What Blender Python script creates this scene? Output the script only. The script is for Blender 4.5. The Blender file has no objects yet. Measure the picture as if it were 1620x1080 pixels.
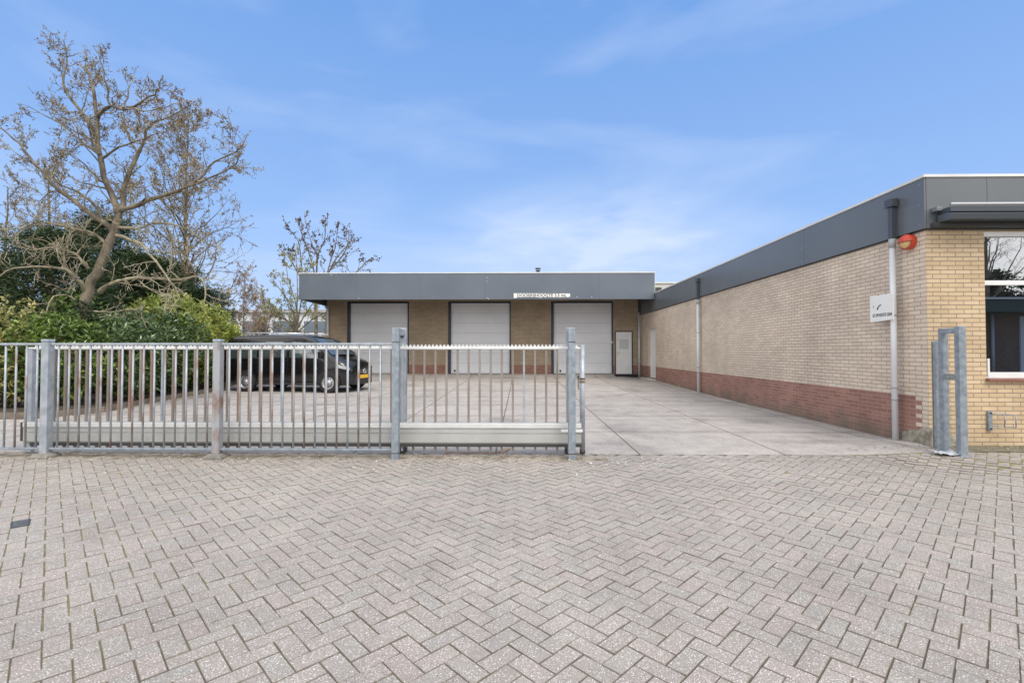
import bpy, math, random
import numpy as np
from mathutils import Vector

C = bpy.context.scene.collection
rad = math.radians
# ------------------------------------------------------------------ camera
FPX = 754.0
cd = bpy.data.cameras.new("camera"); cam = bpy.data.objects.new("camera", cd); C.objects.link(cam)
cd.sensor_width = 36.0; cd.lens = FPX / 1620 * 36.0
cd.clip_start = 0.05; cd.clip_end = 2000
cam.location = (0, 0, 1.4)
PITCH = math.atan(16 / FPX); YAW = math.atan(12 / FPX)
cam.rotation_euler = (math.pi / 2 + PITCH, 0, YAW)
bpy.context.scene.camera = cam
# ------------------------------------------------------------------ sky, sun, exposure
SUN_EL, SUN_AZ = rad(52), rad(150)          # azimuth clockwise from +Y: behind the camera, to the right
sc = bpy.context.scene
sc.view_settings.view_transform = 'Standard'; sc.view_settings.look = 'None'
sc.view_settings.exposure = 0.45; sc.view_settings.gamma = 1
w = bpy.data.worlds.new("World"); sc.world = w; w.use_nodes = True
wn = w.node_tree.nodes; wl = w.node_tree.links; wn.clear()
def N(nodes, t, **kw):
    n = nodes.new(t)
    for k, v in kw.items():
        if hasattr(n, k): setattr(n, k, v)
    return n
out = N(wn, 'ShaderNodeOutputWorld'); bg = N(wn, 'ShaderNodeBackground'); bg.inputs[1].default_value = 0.1
sky = N(wn, 'ShaderNodeTexSky', sky_type='NISHITA', sun_disc=False, sun_elevation=SUN_EL, sun_rotation=SUN_AZ)
sky.altitude = 0; sky.air_density = 1.0; sky.dust_density = 0.3; sky.ozone_density = 2.2
tc = N(wn, 'ShaderNodeTexCoord')
mp = N(wn, 'ShaderNodeMapping'); mp.inputs['Scale'].default_value = (1.0, 1.2, 3.6); mp.inputs['Rotation'].default_value = (0.0, rad(-14), 0)
mp.inputs['Location'].default_value = (0.35, 0.2, 0.5)
nz = N(wn, 'ShaderNodeTexNoise'); nz.inputs['Scale'].default_value = 1.5; nz.inputs['Detail'].default_value = 6; nz.inputs['Roughness'].default_value = 0.5
nz.inputs['Distortion'].default_value = 0.35
rp = N(wn, 'ShaderNodeValToRGB'); rp.color_ramp.elements[0].position = 0.50; rp.color_ramp.elements[0].color = (0, 0, 0, 1)
rp.color_ramp.elements[1].position = 0.78; rp.color_ramp.elements[1].color = (1, 1, 1, 1)
sx = N(wn, 'ShaderNodeSeparateXYZ')
mr = N(wn, 'ShaderNodeMath', operation='MULTIPLY'); mr.inputs[1].default_value = 0.75
# even out the clear part of the sky: deeper blue above, paler towards the horizon
gr = N(wn, 'ShaderNodeValToRGB'); ge = gr.color_ramp.elements
ge[0].position = 0.0; ge[0].color = (.38, .49, .71, 1); ge[1].position = .62; ge[1].color = (.14, .31, .68, 1)
q = ge.new(.22); q.color = (.265, .43, .76, 1)
g10 = N(wn, 'ShaderNodeMix', data_type='RGBA', blend_type='MULTIPLY'); g10.inputs[0].default_value = 1; g10.inputs[7].default_value = (10, 10, 10, 1)
base = N(wn, 'ShaderNodeMix', data_type='RGBA'); base.inputs[0].default_value = .8
mx = N(wn, 'ShaderNodeMix', data_type='RGBA'); mx.inputs[7].default_value = (5.6, 6.4, 8.1, 1)
wl.new(tc.outputs['Generated'], mp.inputs[0]); wl.new(mp.outputs[0], nz.inputs['Vector']); wl.new(nz.outputs['Fac'], rp.inputs[0])
wl.new(tc.outputs['Generated'], sx.inputs[0]); wl.new(sx.outputs['Z'], gr.inputs[0])
wl.new(gr.outputs[0], g10.inputs[6]); wl.new(sky.outputs[0], base.inputs[6]); wl.new(g10.outputs[2], base.inputs[7])
cl = N(wn, 'ShaderNodeVectorMath', operation='SUBTRACT'); cl.inputs[1].default_value = (.13, .962, .21)
cs = N(wn, 'ShaderNodeVectorMath', operation='MULTIPLY'); cs.inputs[1].default_value = (2.9, 1, 7.0)
cn = N(wn, 'ShaderNodeVectorMath', operation='LENGTH'); ck = N(wn, 'ShaderNodeMapRange'); ck.interpolation_type = 'SMOOTHSTEP'
ck.inputs[1].default_value = 1.15; ck.inputs[2].default_value = .1; ck.inputs[3].default_value = 0; ck.inputs[4].default_value = 1
nc = N(wn, 'ShaderNodeTexNoise'); nc.inputs['Scale'].default_value = 5; nc.inputs['Detail'].default_value = 7; nc.inputs['Distortion'].default_value = .4
kc = N(wn, 'ShaderNodeMapRange'); kc.inputs[1].default_value = .35; kc.inputs[2].default_value = .7; kc.inputs[3].default_value = .25; kc.inputs[4].default_value = 1.3
km = N(wn, 'ShaderNodeMath', operation='MULTIPLY'); ka = N(wn, 'ShaderNodeMath', operation='ADD'); ka.use_clamp = True
wl.new(tc.outputs['Generated'], cl.inputs[0]); wl.new(cl.outputs[0], cs.inputs[0]); wl.new(cs.outputs[0], cn.inputs[0]); wl.new(cn.outputs['Value'], ck.inputs[0])
wl.new(mp.outputs[0], nc.inputs['Vector']); wl.new(nc.outputs['Fac'], kc.inputs[0]); wl.new(kc.outputs[0], km.inputs[0]); wl.new(ck.outputs[0], km.inputs[1])
kh = N(wn, 'ShaderNodeMath', operation='MULTIPLY'); kh.inputs[1].default_value = .62
wl.new(rp.outputs[0], kh.inputs[0]); wl.new(kh.outputs[0], ka.inputs[0]); wl.new(km.outputs[0], ka.inputs[1])
wl.new(ka.outputs[0], mr.inputs[0]); wl.new(base.outputs[2], mx.inputs[6]); wl.new(mr.outputs[0], mx.inputs[0])
# bright cloud deck overhead and behind the photographer (the clear gap is only in front)
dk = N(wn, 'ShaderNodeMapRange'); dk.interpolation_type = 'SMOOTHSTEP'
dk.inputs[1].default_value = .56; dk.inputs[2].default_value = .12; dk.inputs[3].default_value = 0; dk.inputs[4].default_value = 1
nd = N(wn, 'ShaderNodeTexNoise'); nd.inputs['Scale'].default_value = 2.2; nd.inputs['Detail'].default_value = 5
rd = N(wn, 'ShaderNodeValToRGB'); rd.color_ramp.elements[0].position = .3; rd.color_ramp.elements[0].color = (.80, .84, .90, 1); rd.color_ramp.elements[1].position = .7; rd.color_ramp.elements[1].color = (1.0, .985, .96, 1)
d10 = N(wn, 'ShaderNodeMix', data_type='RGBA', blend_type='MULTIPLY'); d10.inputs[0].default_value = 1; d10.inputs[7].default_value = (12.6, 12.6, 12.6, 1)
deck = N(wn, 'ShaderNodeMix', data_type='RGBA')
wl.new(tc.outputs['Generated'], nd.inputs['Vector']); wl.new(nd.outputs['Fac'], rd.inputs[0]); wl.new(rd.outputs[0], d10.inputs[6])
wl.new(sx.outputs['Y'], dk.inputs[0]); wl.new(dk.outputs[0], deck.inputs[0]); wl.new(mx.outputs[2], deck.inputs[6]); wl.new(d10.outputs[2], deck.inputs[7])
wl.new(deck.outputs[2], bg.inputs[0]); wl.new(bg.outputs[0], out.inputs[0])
sd = bpy.data.lights.new("sun", 'SUN'); sd.energy = 1.5; sd.angle = rad(24); sd.color = (1.0, 0.95, 0.88)
sun = bpy.data.objects.new("sun", sd); C.objects.link(sun)
sun.rotation_euler = (math.pi / 2 - SUN_EL, 0, math.pi - SUN_AZ)

# ------------------------------------------------------------------ helpers
def mat(name, base, rough=0.6, metal=0.0, var=0.0, vscale=3.0, bump=0.0, bscale=40.0, col2=None, rnd=0.0, detail=4.0,
        spec=None, stretch=None, lo=0.35, hi=0.65, trans=0.0):
    """principled material: base mixed with col2 by noise, optional per-face brightness (attribute rnd), bump"""
    m = bpy.data.materials.new(name); m.use_nodes = True
    n = m.node_tree.nodes; l = m.node_tree.links
    p = n['Principled BSDF']; p.inputs['Roughness'].default_value = rough; p.inputs['Metallic'].default_value = metal
    if spec is not None: p.inputs['Specular IOR Level'].default_value = spec
    b4 = tuple(base) + (1,)
    col = None
    tcn = n.new('ShaderNodeTexCoord'); src = tcn.outputs['Object']
    if stretch:
        mpn = n.new('ShaderNodeMapping'); mpn.inputs['Scale'].default_value = stretch
        l.new(src, mpn.inputs[0]); src = mpn.outputs[0]
    if var > 0 or col2:
        c2 = tuple(col2) + (1,) if col2 else tuple(min(1, c * (1 - var)) for c in base) + (1,)
        nzn = n.new('ShaderNodeTexNoise'); nzn.inputs['Scale'].default_value = vscale; nzn.inputs['Detail'].default_value = detail
        l.new(src, nzn.inputs['Vector'])
        r = n.new('ShaderNodeMapRange'); r.inputs[1].default_value = lo; r.inputs[2].default_value = hi
        l.new(nzn.outputs['Fac'], r.inputs[0])
        mxn = n.new('ShaderNodeMix'); mxn.data_type = 'RGBA'; mxn.inputs[6].default_value = b4; mxn.inputs[7].default_value = c2
        l.new(r.outputs[0], mxn.inputs[0]); col = mxn.outputs[2]
    if rnd > 0:
        at = n.new('ShaderNodeAttribute'); at.attribute_name = 'rnd'
        r = n.new('ShaderNodeMapRange'); r.inputs[3].default_value = 1 - rnd; r.inputs[4].default_value = 1 + rnd
        l.new(at.outputs['Fac'], r.inputs[0])
        mm = n.new('ShaderNodeMix'); mm.data_type = 'RGBA'; mm.blend_type = 'MULTIPLY'; mm.inputs[0].default_value = 1
        if col is None: mm.inputs[6].default_value = b4
        else: l.new(col, mm.inputs[6])
        l.new(r.outputs[0], mm.inputs[7]); col = mm.outputs[2]
    if col is None: p.inputs['Base Color'].default_value = b4
    else: l.new(col, p.inputs['Base Color'])
    if bump > 0:
        nb = n.new('ShaderNodeTexNoise'); nb.inputs['Scale'].default_value = bscale; nb.inputs['Detail'].default_value = 4
        l.new(src, nb.inputs['Vector'])
        bp = n.new('ShaderNodeBump'); bp.inputs['Strength'].default_value = bump; bp.inputs['Distance'].default_value = 0.01
        l.new(nb.outputs['Fac'], bp.inputs['Height']); l.new(bp.outputs[0], p.inputs['Normal'])
    if trans > 0:
        tr = n.new('ShaderNodeBsdfTranslucent'); ms = n.new('ShaderNodeMixShader'); ms.inputs[0].default_value = trans
        if col is None: tr.inputs[0].default_value = b4
        else: l.new(col, tr.inputs[0])
        o = n['Material Output']; l.new(p.outputs[0], ms.inputs[1]); l.new(tr.outputs[0], ms.inputs[2]); l.new(ms.outputs[0], o.inputs[0])
    return m

class MB:
    def __init__(s): s.v = []; s.f = []; s.r = []; s.sm = []; s.g = []
    def add(s, vs, fs, rnd=None, smooth=False):
        o = len(s.v); s.g.append((o, len(s.f))); s.v.extend([tuple(p) for p in vs])
        for f in fs:
            s.f.append(tuple(i + o for i in f)); s.r.append(random.random() if rnd is None else rnd); s.sm.append(smooth)
        return s
    def box(s, x0, x1, y0, y1, z0, z1):
        return s.add([(x0,y0,z0),(x1,y0,z0),(x1,y1,z0),(x0,y1,z0),(x0,y0,z1),(x1,y0,z1),(x1,y1,z1),(x0,y1,z1)],
                     [(0,3,2,1),(4,5,6,7),(0,1,5,4),(1,2,6,5),(2,3,7,6),(3,0,4,7)])
    def quad(s, a, b, c, d, rnd=None): return s.add([a, b, c, d], [(0,1,2,3)], rnd)
    def prism(s, poly, axis, a, b):
        """poly: 2-D outline (counter-clockwise) extruded along axis from a to b"""
        n = len(poly)
        def P(q, t):
            if axis == 'x': return (t, q[0], q[1])
            if axis == 'y': return (q[0], t, q[1])
            return (q[0], q[1], t)
        vs = [P(q, a) for q in poly] + [P(q, b) for q in poly]
        fs = [tuple(range(n - 1, -1, -1)), tuple(range(n, 2 * n))] + [(i, (i + 1) % n, n + (i + 1) % n, n + i) for i in range(n)]
        return s.add(vs, fs)
    def path(s, pts, radii, n=6, caps=True, smooth=True):
        pts = [Vector(p) for p in pts]; m = len(pts)
        vs = []; prev = None
        for i, p in enumerate(pts):
            t = (pts[min(i + 1, m - 1)] - pts[max(i - 1, 0)])
            if t.length < 1e-7: t = Vector((0, 0, 1))
            t.normalize()
            if prev is None:
                a = Vector((1, 0, 0)) if abs(t.x) < 0.8 else Vector((0, 1, 0))
                u = t.cross(a).normalized()
            else:
                u = (prev - t * prev.dot(t))
                u = u.normalized() if u.length > 1e-6 else t.orthogonal().normalized()
            prev = u; q = t.cross(u)
            r = radii[i] if hasattr(radii, '__len__') else radii
            for k in range(n):
                an = 2 * math.pi * k / n
                vs.append(p + (u * math.cos(an) + q * math.sin(an)) * r)
        fs = []
        for i in range(m - 1):
            for k in range(n):
                a = i * n + k; b = i * n + (k + 1) % n
                fs.append((a, b, b + n, a + n))
        if caps: fs.append(tuple(range(n - 1, -1, -1))); fs.append(tuple(range((m - 1) * n, m * n)))
        return s.add(vs, fs, None, smooth)
    def disc(s, c, axis, r, t, n=24, r2=None):
        """solid cylinder centred at c, thickness t along axis"""
        c = Vector(c); d = {'x': Vector((1,0,0)), 'y': Vector((0,1,0)), 'z': Vector((0,0,1))}[axis] * t / 2
        return s.path([c - d, c + d], [r, r if r2 is None else r2], n, True, False)
    def split(s, name, material, parent, bevel=0.0):
        """every separately added solid becomes an object of its own"""
        G = s.g + [(len(s.v), len(s.f))]
        for (v0, f0), (v1, f1) in zip(G, G[1:]):
            q = MB(); q.add(s.v[v0:v1], [tuple(i - v0 for i in f) for f in s.f[f0:f1]]); q.sm = s.sm[f0:f1]; q.build(name, material, parent, bevel)
    def build(s, name, material, parent=None, bevel=0.0, seg=2):
        base = parent.matrix_world.translation if False else (Vector(parent['_base']) if parent is not None else Vector((0, 0, 0)))
        me = bpy.data.meshes.new(name)
        va = np.array(s.v, dtype=np.float64); vb = va - np.array(base)
        me.from_pydata(vb.tolist(), [], s.f)
        me.materials.append(material)
        at = me.attributes.new('rnd', 'FLOAT', 'FACE'); at.data.foreach_set('value', np.array(s.r, dtype=np.float32))
        me.polygons.foreach_set('use_smooth', s.sm)
        # world-scale box UVs
        uvl = me.uv_layers.new(name='UVMap')
        me.update()
        nl = len(me.loops); vi = np.empty(nl, dtype=np.int32); me.loops.foreach_get('vertex_index', vi)
        npoly = len(me.polygons); nr = np.empty(npoly * 3); me.polygons.foreach_get('normal', nr); nr = np.abs(nr.reshape(-1, 3))
        lt = np.empty(npoly, dtype=np.int32); me.polygons.foreach_get('loop_total', lt)
        fa = np.repeat(np.arange(npoly), lt); ax = np.argmax(nr, axis=1)[fa]; co = va[vi]
        u = np.where(ax == 0, co[:, 1], co[:, 0]); v = np.where(ax == 2, co[:, 1], co[:, 2])
        uvl.data.foreach_set('uv', np.stack([u, v], 1).ravel())
        o = bpy.data.objects.new(name, me); C.objects.link(o)
        if parent is not None:
            o.parent = parent; o['_base'] = tuple(base)
            # a child of a child: its parent mesh sits at the same origin
        if bevel > 0:
            b = o.modifiers.new('bevel', 'BEVEL'); b.width = bevel; b.segments = seg; b.limit_method = 'ANGLE'; b.angle_limit = rad(40)
        return o

def thing(name, loc, label, cat, group=None):
    o = bpy.data.objects.new(name, None); C.objects.link(o); o.location = loc; o['_base'] = tuple(loc)
    o.empty_display_size = 0.2
    o['label'] = label; o['category'] = cat
    if group: o['group'] = group
    return o
def sub(mb, name, material, parent, bevel=0.0):
    """part of a part: same origin as its parent mesh"""
    o = mb.build(name, material, parent, bevel); return o
def tag(o, label, cat, group=None, kind=None):
    if label: o['label'] = label
    if cat: o['category'] = cat
    if group: o['group'] = group
    if kind: o['kind'] = kind
    return o
def structure(o): o['kind'] = 'structure'; return o

def text_mesh(s, size, material, name, parent, origin, right, up, align='CENTER', extr=0.001, xs=1.0, bold=0.0):
    cu = bpy.data.curves.new(name, 'FONT'); cu.body = s; cu.size = size; cu.align_x = align; cu.align_y = 'CENTER'; cu.extrude = extr; cu.offset = bold
    to = bpy.data.objects.new(name + '_tmp', cu); C.objects.link(to)
    dg = bpy.context.evaluated_depsgraph_get(); me = bpy.data.meshes.new_from_object(to.evaluated_get(dg))
    bpy.data.objects.remove(to)
    right = Vector(right); up = Vector(up); nn = right.cross(up); base = Vector(parent['_base'])
    for v in me.vertices:
        v.co = Vector(origin) + right * v.co.x * xs + up * v.co.y + nn * v.co.z - base
    me.materials.clear(); me.materials.append(material)
    o = bpy.data.objects.new(name, me); C.objects.link(o); o.parent = parent; o['_base'] = tuple(base)
    return o

# pixel of the photo -> point at depth y (used only to trace tree limbs to real positions)
Fv = Vector((-math.sin(YAW) * math.cos(PITCH), math.cos(YAW) * math.cos(PITCH), math.sin(PITCH)))
Rv = Vector((math.cos(YAW), math.sin(YAW), 0)); Uv = Rv.cross(Fv)
def PX(px, py, y):
    d = Fv + Rv * ((px - 810) / FPX) + Uv * ((540 - py) / FPX)
    return Vector((0, 0, 1.4)) + d * (y / d.y)

def sst(a, b, x):
    t = min(1, max(0, (x - a) / (b - a))); return t * t * (3 - 2 * t)
PROF = [(-50, 0), (4.5, 0), (6.1, .022), (6.5, .03), (7.4, .035), (12.2, .057), (15.3, .088), (20.4, .18), (22.0, .2), (22.7, .215), (60, .3)]
def ground(x, y):
    z = PROF[-1][1]
    for (a, za), (b, zb) in zip(PROF, PROF[1:]):
        if y <= b:
            z = za + (zb - za) * max(0, (y - a)) / (b - a); break
    z += .045 * sst(4.3, 5.6, x) * sst(5.4, 6.2, y) * (1 - sst(7.0, 7.9, y))
    z += .115 * (1 - sst(4.6, 5.6, x)) * sst(21.6, 22.85, y)
    return z

# ------------------------------------------------------------------ materials
galv = mat('galvanised_steel', (.34, .385, .43), .5, .45, vscale=14, col2=(.235, .27, .31), bump=.12, bscale=60, detail=6)
galv_l = mat('galvanised_light', (.43, .46, .50), .5, .35, vscale=10, col2=(.30, .335, .375), bump=.08, bscale=60)
galv_rust = mat('galvanised_bar', (.37, .385, .41), .55, .3, vscale=7, col2=(.24, .155, .12), lo=.46, hi=.66, stretch=(1, 1, .5), detail=6)
bar_brown = mat('stained_bar', (.235, .19, .155), .65, .1, vscale=4, col2=(.30, .28, .265), stretch=(1, 1, .45), lo=.4, hi=.7)
bar_rust = mat('rusty_bar', (.27, .165, .11), .7, .1, vscale=5, col2=(.31, .26, .225), stretch=(1, 1, .45))
alu = mat('aluminium_beam', (.46, .46, .445), .5, .2, vscale=2.2, col2=(.38, .375, .36), detail=6)
alu_groove_shade = mat('aluminium_groove_shade', (.45, .45, .43), .5, .3, vscale=3, col2=(.27, .27, .25), detail=6)
alu_white = mat('aluminium_bright', (.70, .70, .69), .4, .2, var=.12, vscale=5)
rubber = mat('black_rubber', (.02, .02, .021), .7)
dark_steel = mat('dark_steel', (.06, .06, .06), .6, .3)
fascia = mat('fascia_panel', (.102, .124, .156), .36, 0, vscale=.6, col2=(.125, .148, .18), detail=5, spec=.6)
fascia_d = mat('fascia_panel_dark', (.115, .125, .138), .27, 0, vscale=.5, col2=(.135, .147, .16), detail=5, spec=.6)
coping_m = mat('white_coping', (.74, .73, .70), .5, .1, var=.12, vscale=2)
frame_dk = mat('dark_door_frame', (.03, .036, .052), .45)
doorcore = mat('door_core', (.42, .42, .45), .7)
doorwhite = mat('white_sectional_door', (.80, .81, .84), .45, 0, vscale=.9, col2=(.73, .74, .77), detail=5)
white = mat('white_paint', (.80, .80, .79), .4, var=.06, vscale=4)
whitepipe = mat('grey_white_pvc', (.66, .67, .69), .4, vscale=3, col2=(.58, .585, .60), stretch=(1, 1, .3))
darkpipe = mat('anthracite_pvc', (.06, .07, .085), .4)
concrete_old = mat('mossy_concrete', (.34, .315, .27), .9, 0, vscale=14, col2=(.19, .175, .12), bump=.9, bscale=30, detail=8)
concrete_blk = mat('concrete_block', (.26, .245, .22), .9, 0, vscale=12, col2=(.16, .15, .13), bump=.5, bscale=50)
soffit_m = mat('dark_soffit', (.06, .055, .05), .8)
roof_m = mat('roof_bitumen', (.08, .08, .08), .9)
leafm = mat('laurel_leaf', (.21, .29, .06), .3, rnd=.7, vscale=1.5, col2=(.10, .17, .04), trans=.2, spec=.6)
leafm2 = mat('dark_laurel_leaf', (.10, .165, .05), .25, rnd=.65, vscale=1.5, col2=(.15, .22, .09), trans=.15, spec=.7)
leafy = mat('yellow_green_leaf', (.50, .50, .13), .38, rnd=.5, vscale=2.0, col2=(.24, .33, .07), trans=.25)
leafcream = mat('variegated_leaf', (.52, .46, .20), .45, rnd=.5, vscale=4, col2=(.22, .25, .07), trans=.2)
conif = mat('conifer_needles', (.028, .058, .022), .7, rnd=.5, vscale=1.2, col2=(.045, .075, .02))
conif2 = mat('olive_conifer', (.085, .09, .022), .7, rnd=.5, vscale=1.4, col2=(.035, .058, .018))
ivy = mat('ivy_leaf', (.03, .055, .02), .4, rnd=.5)
bark = mat('lichen_bark', (.25, .215, .15), .9, 0, vscale=5.5, col2=(.085, .066, .05), bump=1.0, bscale=25, detail=7, stretch=(1, 1, .5))
twigp = mat('pale_low_twig', (.43, .385, .275), .9, 0, vscale=2.2, col2=(.20, .165, .11), lo=.42, hi=.62)
barkp = mat('pale_low_limb', (.36, .325, .22), .9, 0, vscale=5, col2=(.15, .12, .085), bump=.8, bscale=25)
twigm = mat('pale_twig', (.38, .33, .22), .9, 0, vscale=1.3, col2=(.14, .105, .07), lo=.42, hi=.58)
twigr = mat('brown_twig', (.31, .25, .18), .9, 0, vscale=1.0, col2=(.17, .12, .09))
bud = mat('seed_buds', (.25, .195, .125), .9, rnd=.5)
budo = mat('orange_bud', (.44, .31, .20), .9, rnd=.5)
budg = mat('spring_leaf', (.42, .41, .20), .8, rnd=.45, trans=.2)
budd = mat('dark_seed_head', (.10, .075, .06), .9, rnd=.4)
litter = mat('dry_leaves', (.30, .22, .13), .9, rnd=.6, vscale=9, col2=(.42, .38, .30))
litterw = mat('pale_petals', (.55, .53, .49), .8, rnd=.2)
blackpaint = mat('black_car_paint', (.007, .007, .008), .2, 0, spec=.4)
blackpaint.node_tree.nodes['Principled BSDF'].inputs['Coat Weight'].default_value = .7
blackpaint.node_tree.nodes['Principled BSDF'].inputs['Coat Roughness'].default_value = .04
blackpaint.node_tree.nodes['Principled BSDF'].inputs['Coat IOR'].default_value = 1.5
blackplastic = mat('black_plastic', (.02, .02, .022), .5)
carglass = mat('tinted_glass', (.05, .068, .072), .04, 0, spec=1.0)
carglass.node_tree.nodes['Principled BSDF'].inputs['IOR'].default_value = 1.9
chrome = mat('silver_metal', (.72, .73, .75), .2, .9)
rimm = mat('silver_rim', (.40, .41, .43), .4, .5)
tyre = mat('tyre', (.018, .018, .019), .8)
plate_y = mat('yellow_plate', (.78, .48, .03), .45)
amber = mat('amber_lens', (.7, .3, .05), .3)
lampglass = mat('headlight_lens', (.55, .58, .62), .12, .5)
redlamp = mat('red_lamp_housing', (.62, .07, .03), .35, vscale=8, col2=(.52, .06, .03))
lens_y = mat('cream_lens', (.72, .50, .24), .35, vscale=12, col2=(.62, .40, .16))
ink = mat('black_ink', (.05, .05, .06), .6)
inkgrey = mat('faded_ink', (.22, .22, .25), .7)
signwhite = mat('sign_white', (.80, .80, .78), .5, var=.05, vscale=6)
redsill = mat('red_sill_tile', (.30, .13, .10), .5, var=.3, vscale=8)
soilm = mat('soil', (.10, .075, .055), 1, 0, vscale=5, col2=(.055, .04, .03), bump=.9, bscale=25, detail=8)
woodm = mat('edging_board', (.22, .18, .14), .9, var=.4, vscale=4, bump=.3)
matm = mat('doormat', (.02, .02, .022), 1, bump=.5, bscale=80)
creamwall = mat('cream_wall', (.62, .60, .54), .8, var=.1, vscale=1)
brownwall = mat('brown_brick_far', (.20, .145, .11), .9, var=.25, vscale=2)
farwhite = mat('far_white_wall', (.72, .74, .78), .7, var=.15, vscale=.5)
farglass = mat('far_glass', (.16, .20, .24), .15)
farroof = mat('far_roof', (.42, .42, .43), .8, var=.2, vscale=.5)
brownwood = mat('timber', (.30, .2, .14), .8, var=.2)

def glass_mat():
    m = bpy.data.materials.new('window_glass'); m.use_nodes = True
    n = m.node_tree.nodes; l = m.node_tree.links; p = n['Principled BSDF']
    p.inputs['Base Color'].default_value = (.012, .014, .015, 1); p.inputs['Roughness'].default_value = .0
    g = n.new('ShaderNodeBsdfGlossy'); g.inputs['Roughness'].default_value = .0; g.inputs[0].default_value = (.95, .97, 1, 1)
    lw = n.new('ShaderNodeFresnel'); lw.inputs[0].default_value = 1.9
    a = n.new('ShaderNodeMath'); a.operation = 'MULTIPLY_ADD'; a.inputs[1].default_value = 1.0; a.inputs[2].default_value = .30; a.use_clamp = True
    ms = n.new('ShaderNodeMixShader'); l.new(lw.outputs[0], a.inputs[0]); l.new(a.outputs[0], ms.inputs[0])
    l.new(p.outputs[0], ms.inputs[1]); l.new(g.outputs[0], ms.inputs[2]); l.new(ms.outputs[0], n['Material Output'].inputs[0])
    return m
winglass = glass_mat()

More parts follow.
